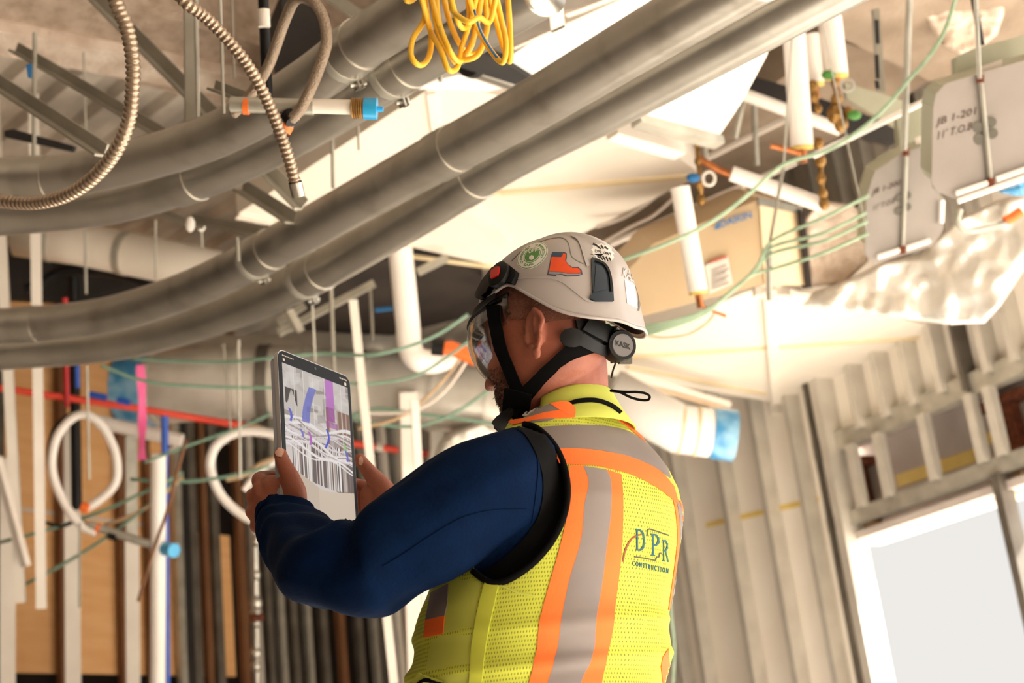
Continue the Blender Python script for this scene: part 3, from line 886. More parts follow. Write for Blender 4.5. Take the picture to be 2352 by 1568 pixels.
e = MB(); e.cyl(P(605, 22, 3.28), P(607, 62, 3.28), .0145, 14); e.build('pipe_sleeve', 'cream_stud', label='pale sleeve on the black pipe at the top', cat='pipe sleeve')

# ---- yellow cord bundle
yc = random.Random(8)
e = MB()
tops = [(972, -30), (1000, -30), (1030, -30), (1060, -30), (1090, -30), (1120, -30), (1150, -30), (1165, -30)]
loops = [[(966, -30), (975, 40), (948, 90), (945, 130), (965, 150), (985, 130), (990, 80), (975, 20), (960, -30)],
 [(975, -30), (985, 60), (1012, 115), (1030, 160), (1050, 155), (1060, 110), (1080, 50), (1100, -30)],
 [(1000, -30), (1008, 50), (1030, 110), (1050, 140), (1065, 130), (1090, 80), (1110, -30)],
 [(1015, -30), (1030, 40), (1055, 100), (1080, 125), (1105, 110), (1118, 60), (1112, -30)],
 [(1028, -30), (1050, 45), (1066, 65), (1078, 40), (1072, -30)],
 [(1070, -30), (1085, 20), (1100, 70), (1130, 120), (1155, 143), (1162, 100), (1150, 40), (1135, -30)],
 [(1120, -30), (1140, 50), (1160, 120), (1172, 140), (1172, 80), (1165, -30)],
 [(990, -30), (1005, 70), (1040, 130), (1095, 128), (1120, 60), (1130, -30)],
 [(1045, -30), (1038, 20), (1075, 50), (1100, 40), (1125, 50), (1140, -10), (1150, -30)],
 [(985, -30), (1000, 30), (1020, 90), (1048, 145), (1085, 100), (1092, 20), (1096, -30)],
 [(930, -12), (935, 2), (950, -2), (958, -20), (975, -40)]]
for li, l in enumerate(loops):
    dd = 2.75 + .025 * (li % 4) - .02 * (li % 3)
    sp = spline([(x, y, dd + .03 * math.sin(i * 1.4 + li)) for i, (x, y) in enumerate(l)], 9)
    e.tube([P(*a) for a in sp], .0056, 8)
ycord = e.build('cord_bundle', 'yellow_cable', smooth='all', label='yellow cord hanging in a tangled bundle from above at the top centre', cat='cord')
e = MB()
for li in (5,):
    l = loops[li]; dd = 2.72
    sp = spline([(x + 4, y + 2, dd) for x, y in l[1:6]], 9); e.tube([P(*a) for a in sp], .0022, 6)
e.build('blue_strand', 'ink_blue', ycord, smooth='all')

# ---- sheet metal ducts
def slab(name, pts, z, th, m, label, cat='duct', **kw):
    e = MB(); e.prism([HZ(x, y, z) for x, y in pts], Z * th); return e.build(name, m, smooth=False, label=label, cat=cat, **kw)
def rib_on(parent, z, a, b, w, m='cream_rib', name='stiffener', h=.012):
    p, q = HZ(*a, z), HZ(*b, z); e = MB(); e.bar(p - Z * h / 2, q - Z * h / 2, w, h); return e.build(name, m, parent, smooth=False)
ZD = 3.25
d1 = slab('rectangular_duct', [(545, 492), (940, 566), (1150, 613), (1330, 540), (1612, 402), (1480, 300), (1010, 188)], ZD, .35, 'cream', 'wide cream rectangular duct behind the large conduits above the helmet')
rib_on(d1, ZD, (1150, 440), (1600, 400), .03); rib_on(d1, ZD, (1075, 470), (1165, 560), .05, 'cream'); rib_on(d1, ZD, (990, 210), (1005, 330), .03, 'cream'); rib_on(d1, ZD, (545, 492), (940, 566), .04, 'cream'); rib_on(d1, ZD, (640, 545), (1150, 613), .02)
rib_on(d1, ZD, (1150, 440), (640, 500), .02)
e = MB(); e.cyl(HZ(1575, 330, 3.2), HZ(1600, 395, 3.2), .02); 
# brown strip painting in the shade along the upper left edge of duct 1
slab('shade_strip', [(650, 455), (700, 395), (1000, 200), (1000, 160), (900, 190), (640, 380)], ZD + .30, .05, 'brown_wall', 'brown strip for the shade along the upper edge of the wide cream duct', 'shade strip')
ZD2 = 3.05
d2 = slab('rectangular_duct', [(1765, 650), (2205, 768), (1785, 925), (1340, 850), (1330, 800), (1480, 768)], ZD2, .30, 'cream', 'cream cross-braced duct right of the helmet above the window wall')
rib_on(d2, ZD2, (1440, 818), (2200, 768), .030); rib_on(d2, ZD2, (1766, 655), (1782, 918), .055, 'cream', 'drive_cleat', .03); rib_on(d2, ZD2, (1440, 840), (1758, 903), .02)
rib_on(d2, ZD2, (1730, 662), (1810, 662), .03, 'cream', 'corner_tab', .04)
e = MB(); e.box(HZ(1785, 930, ZD2) , Vector((.05, 0, 0)), Vector((0, .02, 0)), Z * .05); e.build('corner_tab', 'cream', d2, smooth=False)
# plastic wrapped duct, top centre
dw = slab('wrapped_duct', [(1125, 160), (1280, 60), (1560, -90), (1850, -90), (1795, 40), (1760, 130), (1700, 240), (1645, 322), (1560, 300), (1440, 262), (1300, 210)], 3.02, .4, 'white_wrap', 'duct wrapped in white plastic sheet between the conduits at the top', 'duct')
rib_on(dw, 3.02, (1275, 0), (1282, 70), .04, 'cream', 'seam_strip', .01); rib_on(dw, 3.02, (1460, 268), (1650, 318), .05, 'steel', 'lower_rail', .03)
rib_on(dw, 3.02, (1300, 30), (1460, -30), .02, 'paper', 'seam_strip', .01); rib_on(dw, 3.02, (1180, 105), (1500, -40), .012, 'paper', 'seam_strip', .01)
# frame rails below the wrapped duct
for a, b, w, m, lb in (((1405, 300), (1560, 345), .06, 'cream_stud', 'broad pale rail at the right end of the cream duct'), ((1460, 268), (1596, 312), .03, 'steel', 'slim steel rail between the wrapped duct and the cream duct')):
    e = MB(); e.bar(HZ(*a, 3.1), HZ(*b, 3.1), w, .05); e.build('steel_rail', m, smooth=False, label=lb, cat='rail')
# round silver duct ends behind yellow cord
e = MB(); e.tube([HZ(1090, 120, 3.1), HZ(1190, 155, 3.1), HZ(1300, 190, 3.1)], .075, 28); rd = e.build('round_duct', 'galv', label='short silver round duct below the yellow cord', cat='duct')
e = MB(); e.tube([HZ(1085, 118, 3.1), HZ(1098, 123, 3.1)], .078, 28); e.build('dark_end', 'dark', rd)
slab('black_plate', [(1040, 150), (1100, 120), (1160, 145), (1225, 185), (1200, 200), (1090, 165)], 3.0, .03, 'dark', 'dark plate beneath the silver round duct end by the yellow cord', 'plate')
slab('duct_corner', [(955, 205), (1000, 185), (1150, 150), (1210, 190), (1120, 210), (1040, 205)], ZD - .03, .03, 'white_wrap', 'white flange at the upper corner of the wide cream duct', 'flange')

# ---- fan coil unit
fu = empty('fan_coil_unit', P(1660, 720, 5.4), 'tan fan coil unit with blue lettering and a red warning label, right of the helmet', 'air conditioner')
e = MB()
out = [(1425, 640), (1500, 560), (1742, 458), (1846, 478), (1862, 640), (1755, 668), (1480, 765), (1425, 760)]
e.prism([P(1425, 640, 5.3), P(1500, 560, 5.3), P(1742, 458, 5.3), P(1756, 652, 5.3), P(1480, 725, 5.3), P(1425, 735, 5.3)], FW * .45 + Z * .1); e.build('cabinet', 'unit', fu, smooth=False)
e = MB(); e.prism([P(1744, 459, 5.29), P(1835, 484, 5.5), P(1858, 655, 5.5), P(1758, 654, 5.29)], FW * .4 + Z * .1); e.build('side_panel', 'unit_light', fu, smooth=False)
e = MB(); e.prism([P(1742, 452, 5.28), P(1842, 474, 5.5), P(1846, 492, 5.5), P(1742, 470, 5.28)], FW * .3); e.build('top_flange', 'steel_dark', fu, smooth=False)
e = MB(); e.prism([P(1836, 480, 5.45), P(1846, 485, 5.45), P(1866, 660, 5.45), P(1854, 660, 5.45)], FW * .1); e.build('edge_gasket', 'dark_brown', fu, smooth=False)
def text3(name, txt, o, ux, uy, d, m, parent, bold=0.0, th=.002, shear=0.0):
    vs, fs, w = text2d(txt, bold)
    v = []
    for x, y in vs:
        a, b = x / w, y / .7
        v.append((o[0] + ux[0] * a + uy[0] * b, o[1] + ux[1] * a + uy[1] * b))
    dd = d if callable(d) else (lambda x, y: d)
    f = [P(x, y, dd(x, y)) for x, y in v]; g = [P(x, y, dd(x, y) + th) for x, y in v]; n = len(f)
    e = MB(); e.add(f + g, [tuple(k) for k in fs] + [tuple(k + n for k in h) for h in fs])
    return e.build(name, m, parent, smooth=False)
text3('lettering', 'DAIKIN', (1655, 522), (72, -23), (-2, -15), 5.285, 'ink_blue', fu, .02)
e = MB(); e.prism([P(1640, 527, 5.286), P(1650, 508, 5.286), P(1654, 524, 5.286)], FW * .002); e.build('blue_triangle', 'ink_blue', fu, smooth=False)
e = MB(); e.prism([P(x, y, 5.283) for x, y in ((1618, 610), (1672, 588), (1684, 652), (1630, 676))], FW * .002); lab = e.build('warning_label', 'paper', fu, smooth=False)
text3('warning_text', 'WARNING', (1630, 606), (40, -14), (-1, -7), 5.279, 'ink_red', fu, .03)
for k in range(6):
    e = MB(); e.bar(P(1634, 622 + k * 8, 5.279), P(1668 + (k % 2) * 6, 608 + k * 8, 5.279), .001, .003); e.build('label_line', 'ink', fu, smooth=False)
# brown zone: concrete girder behind the unit
def girder(name, a, b, z0, z1, w, m, label):
    p, q = HZ(*a, z0), HZ(*b, z0); e = MB()
    c = (p + q) / 2; t = (q - p).normalized(); sd = Vector((t.y, -t.x, 0))
    e.box(Vector((c.x, c.y, (z0 + z1) / 2)), (q - p) / 2, sd * (w / 2), Z * ((z1 - z0) / 2))
    return e.build(name, m, smooth=False, label=label, cat='beam')
girder('fireproofed_beam', (-300, -60), (820, 250), 3.95, 4.35, .50, 'fireproof', 'rough brown fireproofed beam across the top left corner')
girder('beam_flange', (-300, 45), (700, 230), 3.90, 3.96, .17, 'fireproof_light', 'pale rough lower flange of the fireproofed beam at the top left')
girder('fireproofed_beam', (1300, 620), (2050, 130), 3.95, 4.35, .7, 'brown_wall', 'brown beam behind the copper pipes above the fan coil unit')
girder('fireproofed_beam', (1850, -250), (2500, 130), 3.7, 4.35, 1.0, 'brown_wall', 'broad brown beam at the top right behind the hanging rods')

# patch of pale fireproofing
def crumpled(name, pts, d, thick, m, label, cat, amp=.03, freq=6, res=14, parent=None):
    v2, f2 = poly2d(pts, res)
    edge = {}
    for f in f2:
        for i in range(3):
            k = tuple(sorted((f[i], f[(i + 1) % 3]))); edge[k] = edge.get(k, 0) + 1
    bd = {i for k, c in edge.items() if c == 1 for i in k}
    dd = d if callable(d) else (lambda x, y: d)
    top = []
    for i, (x, y) in enumerate(v2):
        p = P(x, y, dd(x, y))
        nn = noise.noise(p * freq) + .5 * noise.noise(p * freq * 2.3) + .3 * noise.noise(p * freq * 5)
        rise = 0 if i in bd else thick
        top.append(P(x, y, dd(x, y) - rise - amp * nn))
    bot = [P(x, y, dd(x, y) + thick) for x, y in v2]; n = len(v2)
    fs = list(f2) + [tuple(k + n for k in f) for f in f2]
    for (a, b), c in edge.items():
        if c == 1: fs.append((a, b, b + n, a + n))
    return finish(name, top + bot, fs, m, parent, smooth='all', label=label, cat=cat)
crumpled('fireproofing_patch', [(2118, -40), (2125, 40), (2160, 100), (2205, 125), (2250, 112), (2290, 80), (2310, 20), (2320, -40)], 5.6, .05, 'fireproof_light', 'pale rough fireproofing patch at the top right', 'fireproofing', .03, 9, 10)
crumpled('foil_duct', [(1842, 700), (1870, 668), (1950, 640), (2030, 600), (2110, 585), (2200, 500), (2290, 460), (2420, 420), (2420, 600), (2352, 620), (2300, 700), (2262, 742), (2180, 745), (2050, 728), (1930, 712)], lambda x, y: 6.3 - (x - 1842) * .0012, .18, 'foil', 'large duct wrapped in crumpled bright foil at the right', 'duct', .11, 3.2, 12)
crumpled('plastic_sheeting', [(1850, 500), (1880, 460), (1960, 470), (2000, 520), (1995, 600), (1940, 650), (1860, 660)], 6.2, .04, 'fireproof_light', 'wrinkled translucent tan sheeting above the foil duct', 'plastic sheet', .06, 6, 10)

# ---- round ducts, left centre
e = MB(); q = [P(*a) for a in spline([(300, 900, 7.6), (520, 880, 7.5), (760, 880, 7.5), (1000, 905, 7.4), (1160, 935, 7.4)], 8)]
e.tube(q, .19, 40); big = e.build('round_duct', 'galv_duct', smooth='all', label='big galvanised round duct behind the tablet', cat='duct')
for i in (3, 9, 14, 19, 24, 29):
    t = (q[min(i + 1, len(q) - 1)] - q[i - 1]).normalized()
    e = MB(); e.tube([q[i] - t * .012, q[i] + t * .012], .197, 40); e.build('duct_collar', 'stud', big)
e = MB(); i = 0; t = (q[1] - q[0]).normalized(); e.tube([q[0] - t * .03, q[0] + t * .14], .199, 40); e.build('blue_wrap', 'blue_wrap', big)
e = MB(); i = 11; t = (q[12] - q[10]).normalized(); e.tube([q[i] - t * .03, q[i] + t * .03], .2, 40); e.build('dark_strap', 'stud_dark', big)
e = MB(); q = [P(*a) for a in ((330, 805, 8.0), (560, 820, 7.9), (840, 800, 7.8), (900, 815, 7.8))]; e.tube(q, .12, 30); e.build('round_duct', 'stud', smooth='all', label='smaller grey round duct just above the big round duct', cat='duct')
e = MB(); q = [P(*a) for a in ((40, 540, 7.0), (180, 560, 7.0), (380, 600, 6.9), (560, 640, 6.8))]; e.tube(q, .105, 30); cw = e.build('insulated_duct', 'cream', smooth='all', label='pale insulated round duct between the two conduit pairs at the left', cat='duct')
for i in (0, 1):
    e = MB(); e.tube([q[i].lerp(q[i + 1], .5), q[i].lerp(q[i + 1], .58)], .109, 30); e.build('duct_band', 'steel', cw)
e = MB(); q = [P(*a) for a in ((1400, 900, 6.6), (1560, 985, 6.6), (1680, 1000, 6.6))]; e.tube(q, .115, 30); wd = e.build('wrapped_round_duct', 'white_wrap', smooth='all', label='white wrapped round duct with light blue end right of the collar', cat='duct')
e = MB(); e.tube([q[1].lerp(q[2], .62), q[1].lerp(q[2], 1.06)], .120, 30); e.build('blue_wrap', 'blue_wrap', wd)
for f in (.0, .3):
    e = MB(); e.tube([q[1].lerp(q[2], f), q[1].lerp(q[2], f + .06)], .118, 30); e.build('duct_band', 'cream_rib', wd)
slab('duct_flange', [(1420, 880), (1440, 860), (1680, 930), (1670, 945), (1600, 920)], 2.9, .02, 'cream', 'flat pale sheet under the cream duct right of the collar', 'duct')
e = MB(); e.tube([HZ(1410, 875, 2.88), HZ(1540, 902, 2.88), HZ(1672, 941, 2.88)], .008, 8); e.build('thin_pipe', 'tan_cable', label='thin tan pipe along the sheet right of the strap loop', cat='pipe')
crumpled('duct_elbow', [(985, 1080), (1010, 1010), (1050, 985), (1110, 965), (1160, 990), (1150, 1080)], 7.2, .10, 'stud', 'silver corrugated duct elbow above the raised sleeve', 'duct', .05, 4, 12)

# ---- dark duct work in the gap behind the lower conduits
slab('dark_duct', [(640, 700), (760, 640), (900, 590), (1040, 590), (1110, 640), (1110, 720), (900, 770), (700, 760)], 3.5, .3, 'dark_brown', 'dark brown duct behind the leaning pole', 'duct')
hose('black_pipe', [(60, 660, 7.2), (95, 650, 7.2), (150, 620, 7.2), (260, 625, 7.2), (380, 660, 7.2)], 0, .03, 'black', 'black pipe curving behind the pale rail at the left', cat='pipe')
crumpled('dark_girder', [(-40, 570), (60, 560), (240, 590), (420, 640), (330, 680), (200, 700), (-40, 690)], 7.6, .05, 'dark', 'dark beam behind the pale duct at the left', 'beam', .02, 4, 20)
for a, b, lb in (((640, 765), (860, 650), 'thin steel strut crossing behind the leaning pole'), ((640, 742), (700, 700), 'short steel strut below the lower conduits'), ((1030, 590), (960, 625), 'pale strut end under the cream duct')):
    e = MB(); e.bar(P(*a, 6.0), P(*b, 6.0), .02, .03); e.build('steel_strut', 'steel', smooth=False, label=lb, cat='strut')
e = MB(); e.bar(P(663, 712, 5.9), P(690, 762, 5.9), .02, .035); e.build('strut_clip', 'steel', smooth=False, label='pale cross clip hanging below the lowest conduit', cat='clip')
e = MB(); e.bar(P(862, 712, 6.2), P(902, 708, 6.2), .02, .012); e.build('blue_tag', 'ink_blue', smooth=False, label='small blue tag on the dark duct right of the leaning pole', cat='tag')

# ---- angle braces and strut, upper left
def angle(a, b, d0_, d1_, w, lb, m='steel', name='angle_brace'):
    p, q = P(*a, d0_), P(*b, d1_); t = (q - p).normalized(); s_ = (UP - t * UP.dot(t)).normalized(); u = t.cross(s_)
    w *= .72
    e = MB(); e.box((p + q) / 2, (q - p) / 2, s_ * w, u * .003); e.box((p + q) / 2 + u * w - s_ * w, (q - p) / 2, s_ * .003, u * w)
    return e.build(name, m, smooth=False, label=lb, cat='brace')
defm('brace', '8f897c', 'a39d90', rough=.5, metal=.4, scale=6)
angle((-40, 160), (245, 345), 3.9, 3.6, .022, 'grey angle brace at the left border running down to the upper conduit', 'brace')
angle((40, 108), (385, 310), 4.3, 4.0, .020, 'grey angle brace starting beside the thin rod in the top left', 'brace')
angle((215, -20), (700, 470), 4.2, 3.9, .024, 'long grey angle brace crossing behind the flexible conduits', 'brace')
angle((560, 425), (680, 500), 4.4, 4.2, .024, 'angle brace end between the two conduit pairs', 'brace')
angle((440, 500), (640, 540), 4.9, 4.7, .020, 'level steel brace just above the lower conduits', 'brace')
angle((330, 470), (470, 522), 5.2, 5.0, .016, 'thin steel brace below the upper conduits, left of centre', 'steel')
upright('steel_upright', 438, -40, 440, 290, 3.9, .018, 'brace', 'grey steel channel hanging vertically at the top left', cat='hanger', box=True)
angle((495, 195), (600, 235), 3.4, 3.3, .016, 'short square strut end beside the ribbed conduit', 'brace', 'strut_end')
angle((760, -10), (860, 60), 3.8, 3.8, .022, 'dark steel strut at the top right of the braided hose', 'brace')
for x, y, lb in ((437, 515, 'white bulb shaped clip under the steel brace'),):
    e = MB(); e.blob(P(x, y, 4.6), RT * .016, FW * .016, UP * .026, 12, 8); e.build('anchor_clip', 'white_pipe', smooth='all', label=lb, cat='clip')
slab('black_block', [(620, 110), (650, 40), (760, 90), (700, 190), (640, 230)], 3.6, .1, 'dark', 'black duct behind the braided hose loop', 'duct')
e = MB(); e.prism([P(x, y, 4.6) for x, y in ((10, 300), (30, 296), (170, 335), (165, 348), (10, 314))], FW * .03); e.build('dark_bar', 'dark', smooth=False, label='dark bar near the left border above the upper conduit', cat='bar')
e = MB(); e.prism([P(x, y, 3.9) for x, y in ((60, 148), (73, 146), (72, 180), (64, 178))], FW * .004); e.build('blue_tape', 'ink_blue', smooth=False, label='small blue tape flag on a rod at the top left', cat='tape')

# ---- rods (x0,y0,x1,y1,depth,radius,label)
RODS = [
 (80, 75, 78, 360, 4.2, .007, 'threaded rod at the far top left beside the blue tape flag'), (192, 120, 198, 330, 5.0, .004, 'thin rod with red tip at the top left behind the braces'),
 (449, -30, 455, 268, 3.6, .006, 'threaded rod right beside the grey steel channel at the top'), (505, -30, 514, 260, 3.3, .004, 'threaded rod at the square strut end'), (532, -20, 538, 180, 3.9, .003, 'thin dark rod left of the black pipe at the top'),
 (763, 312, 765, 432, 4.4, .006, 'short pale rod over the cream duct below the blue cap'), (822, 290, 824, 345, 4.4, .004, 'very short rod under the upper conduit right of the blue cap'), (1010, 160, 1012, 188, 4.0, .006, 'short rod stub beneath the yellow cord'),
 (357, 505, 358, 640, 5.6, .005, 'wavy thin rod in front of the pale insulated duct'), (545, 545, 548, 600, 4.3, .006, 'greenish rod rising from the lower conduit clamp'), (462, 525, 464, 570, 5.0, .005, 'short rod under the white bulb clip'),
 (195, 530, 198, 675, 6.2, .006, 'thin rod over the pale insulated duct near the left'), (200, 840, 205, 1100, 6.2, .006, 'thin rod hanging in the oval hose loop'), (183, 1200, 183, 1395, 6.4, .006, 'thin dark rod beside the pale upright in the left bottom'),
 (548, 780, 552, 1100, 5.8, .005, 'thin rod left of the tablet with pale knots'), (513, 790, 530, 990, 6.0, .005, 'thin dark rod two hand widths left of the tablet'), (715, 660, 724, 830, 5.6, .005, 'thin rod rising behind the top of the tablet'), (760, 660, 768, 870, 5.8, .009, 'thick dark rod behind the tablet top'), (850, 660, 856, 780, 6.2, .007, 'rod in front of the dark duct right of the leaning pole'),
 (2090, -30, 2076, 345, 4.6, .011, 'thick rod carrying the smaller grey junction box'), (2240, -30, 2250, 180, 4.1, .007, 'rod carrying the larger grey junction box'), (1826, -20, 1800, 380, 4.9, .004, 'thin wire in front of the longest hanging white pipe'), (1800, 380, 1768, 560, 4.9, .006, 'rod holding the bundle of green cables'),
 (1885, 40, 1990, 530, 4.7, .003, 'fine slanting wire left of the junction boxes'), (1708, 225, 1688, 318, 5.6, .012, 'short pale rod left of the longest hanging white pipe'), (1732, 240, 1738, 380, 5.9, .012, 'pale rod ending above the diagonal white pipe'), (1618, 300, 1622, 370, 5.6, .009, 'short rod at the corner of the wide cream duct'), (1766, 560, 1768, 690, 4.9, .012, 'chain like hanger at the corner of the cross-braced duct')]
for r_ in RODS:
    m_ = 'brace' if 'dark' in r_[6] or 'green' in r_[6] else 'steel'
    e = MB(); a, b = P(r_[0], r_[1], r_[4]), P(r_[2], r_[3], r_[4])
    e.cyl(a, b, r_[5], 8); e.build('hanger_rod', m_, label=r_[6], cat='rod')
e = MB()
e.prism([P(x, y, 4.6) for x, y in ((2006, 20), (2020, 18), (2034, 210), (2018, 208))], FW * .03); st_ = e.build('slotted_channel', 'brace', smooth=False, label='slotted steel channel hanging at the top right', cat='channel')
for y0_ in (45, 125, 185): 
    e = MB(); e.prism([P(x, y, 4.59) for x, y in ((2009, y0_), (2018, y0_), (2021, y0_ + 55 if y0_ < 185 else y0_ + 18), (2012, y0_ + 55 if y0_ < 185 else y0_ + 18))], FW * .004); e.build('slot', 'dark', st_, smooth=False)
upright('black_cable', 2234, -20, 2254, 104, 4.3, .010, 'black', 'short thick black cable above the larger junction box', cat='cable')
e = MB(); e.bar(P(1868, 358, 4.9), P(2190, 200, 4.75), .016, .016); e.build('bright_strut', 'white_pipe', smooth=False, label='bright thin strut sloping towards the larger junction box', cat='strut')
e = MB(); e.bar(P(1620, 365, 6.2), P(1830, 262, 6.2), .018, .02); e.build('steel_strut', 'paper', smooth=False, label='pale thin strut behind the longest hanging white pipe', cat='strut')
e = MB(); e.bar(P(1400, 562, 6.4), P(1830, 372, 6.2), .018, .02); e.build('steel_strut', 'paper', smooth=False, label='long pale thin strut above the fan coil unit', cat='strut')
e = MB(); e.prism([P(x, y, 5.6) for x, y in ((1730, 175), (1800, 195), (2062, 290), (2055, 330), (2000, 318), (1720, 205))], FW * .08); e.build('black_duct', 'dark', smooth=False, label='black beam behind the brass valves', cat='beam')
e = MB(); e.prism([P(x, y, 5.4) for x, y in ((1940, 190), (2090, 235), (2070, 300), (1945, 225))], FW * .03); e.build('grey_plate', 'box_side', smooth=False, label='grey bracket plate right of the brass valves', cat='plate')

# ---- white insulated drop pipes with brass valves
def wpipe(a, b, d, r_, lb, tip=True, m='white_pipe'):
    p, q = P(*a, d), P(*b, d); e = MB(); e.cyl(p, q, r_, 20); o = e.build('insulated_pipe', m, label=lb, cat='pipe')
    t = (q - p).normalized()
    if tip:
        e = MB(); e.cyl(q, q + t * .012, r_ * .98, 20); e.build('foam_end', 'yellow_end', o)
        e = MB(); e.cyl(q, q + t * .06, r_ * .38, 12); e.build('copper_tail', 'copper', o)
    return o
wpipe((1822, 60), (1842, 335), 5.0, .040, 'longest white hanging pipe ending at a copper stub')
wpipe((1862, 80), (1872, 190), 5.2, .034, 'middle white hanging pipe between its two longer neighbours')
wpipe((1905, 40), (1920, 172), 5.2, .044, 'right thick white hanging pipe above the brass valves')
wpipe((1562, 430), (1603, 668), 5.0, .034, 'white hanging pipe in front of the tan fan coil unit')
wpipe((1706, 216), (1930, 298), 5.5, .024, 'slanting white pipe reaching the brass valves', False)
wpipe((1680, 398), (1888, 470), 5.2, .028, 'slanting white pipe below the bright strut', False)
for nm, pts, d, r_, lb in (('copper_pipe', [(1770, 334), (1840, 352)], 4.95, .010, 'short open copper stub crossing the longest white pipe'), ('copper_pipe', [(1605, 365), (1650, 390), (1682, 402)], 5.3, .014, 'copper pipe joining the corner valve to the slanting white pipe'),
                           ('copper_pipe', [(1602, 680), (1606, 700), (1640, 716), (1668, 726)], 5.0, .006, 'thin copper pipe under the white pipe at the fan coil unit')):
    e = MB(); e.tube([P(*a, d) for a in pts], r_, 12); o = e.build(nm, 'copper', label=lb, cat='pipe')
def valve(pts, d, lb, handle=None, hm='sticker_green'):
    o = empty('brass_valve', P(*pts[-1][:2], d), lb, 'valve')
    e = MB()
    for x, y, r_ in pts: e.blob(P(x, y, d), RT * r_, FW * r_, UP * (r_ * 1.2), 12, 8)
    e.tube([P(x, y, d) for x, y, r_ in pts], .009, 10); e.build('valve_body', 'brass', o, smooth='all')
    e = MB(); x, y, r_ = pts[len(pts) // 2]; e.tube([P(x - 6, y, d), P(x + 6, y, d)], r_ * 1.25, 6); e.build('hex_nut', 'brass', o, smooth=False)
    if handle:
        e = MB(); e.blob(P(*handle, d - .03), RT * .026, FW * .02, UP * .018, 12, 8); e.build('handle', hm, o, smooth='all')
valve([(1866, 200, .022), (1870, 222, .018), (1878, 250, .016)], 5.15, 'brass valve under the middle white hanging pipe', (1903, 172))
valve([(1918, 190, .016), (1922, 230, .022), (1918, 262, .030), (1932, 285, .026), (1948, 258, .018)], 5.1, 'brass valve cluster with green handle under the thick white pipe', (1962, 264))
valve([(1600, 330, .014), (1604, 370, .016), (1608, 420, .020), (1611, 460, .018)], 5.3, 'brass valve with blue handle at the corner of the wide cream duct', (1592, 408), 'ink_blue')
valve([(1880, 330, .020), (1884, 370, .022), (1886, 410, .018), (1890, 445, .018), (1893, 468, .020)], 5.15, 'rusty brass valve string below the bright strut')
e = MB(); q = [P(1628 + 14 * math.cos(t * .5), 410 + 16 * math.sin(t * .5), 5.2) for t in range(14)]; e.tube(q, .006, 8); e.build('ring_clip', 'cream_stud', smooth='all', label='pale ring clip beside the blue handled valve', cat='clip')
e = MB(); q = [P(1945 + 16 * math.cos(t * .5), 196 + 14 * math.sin(t * .5), 5.0) for t in range(14)]; e.tube(q, .005, 8); e.build('ring_clip', 'steel', smooth='all', label='steel ring clip right of the thick white pipe end', cat='clip')

# ---- junction boxes
def jbox(pts, d, lb, rod, lines, screws, skew):
    o = empty('junction_box', P(*rod[1], d), lb, 'junction box')
    e = MB(); e.prism([P(x, y, d) for x, y in pts], FW * .006); e.build('cover_plate', 'box_grey', o, smooth=False)
    e = MB(); c = (sum(p[0] for p in pts) / len(pts), sum(p[1] for p in pts) / len(pts))
    e.prism([P(c[0] + (x - c[0]) * .9, c[1] + (y - c[1]) * .9, d + .007) for x, y in pts], FW * .12 + Z * .05); e.build('housing', 'box_side', o, smooth=False)
    e = MB(); e.tube([P(*rod[0], d - .012), P(*rod[1], d - .012)], .008, 10); e.build('centre_rod', 'steel', o)
    for k in (0, 1):
        e = MB(); e.cyl(P(rod[k][0], rod[k][1] - 10, d - .014), P(rod[k][0], rod[k][1] + 8, d - .014), .011, 8); e.build('rod_nut', 'rust', o, smooth=False)
    for x, y, r_ in screws:
        e = MB(); e.cyl(P(x, y, d - .001), P(x, y, d - .006), r_, 18); e.build('knockout', 'knock', o)
    for (t, oo, ux, uy) in lines:
        text3('marker_writing', t, oo, ux, uy, d - .002, 'ink', o, .0, .001)
    for a, b in skew:
        e = MB(); e.bar(P(*a, d - .02), P(*b, d - .02), .014, .012); e.build('edge_rail', 'white_pipe', o, smooth=False)
    return o
jbox([(2172, 192), (2260, 165), (2420, 120), (2420, 378), (2196, 456), (2152, 440), (2140, 420), (2143, 250), (2150, 215)], 4.2, 'larger grey junction box with marker writing at the right border', ((2252, 182), (2276, 420)),
     [('JB 1-201', (2150, 288), (90, -26), (3, -17)), ("11' T.O.B", (2154, 320), (78, -23), (3, -18))],
     [(2246, 292, .016), (2276, 280, .016), (2249, 320, .016), (2279, 306, .016)], [((2196, 444), (2268, 420)), ((2288, 412), (2380, 380)), ((2200, 462), (2380, 398))])
jbox([(2010, 392), (2030, 380), (2070, 352), (2140, 330), (2142, 430), (2168, 455), (2166, 530), (2142, 565), (2010, 606), (1986, 582), (1990, 450)], 4.7, 'smaller grey junction box fed by four green cables', ((2081, 350), (2073, 575)),
     [('JB 1-200', (2002, 448), (66, -24), (3, -13)), ("11' T.O.B", (2006, 484), (48, -18), (3, -13))],
     [(2064, 455, .012), (2084, 448, .013), (2062, 485, .012), (2084, 475, .013)], [((2016, 590), (2066, 574)), ((2082, 570), (2136, 552)), ((2164, 460), (2162, 512))])
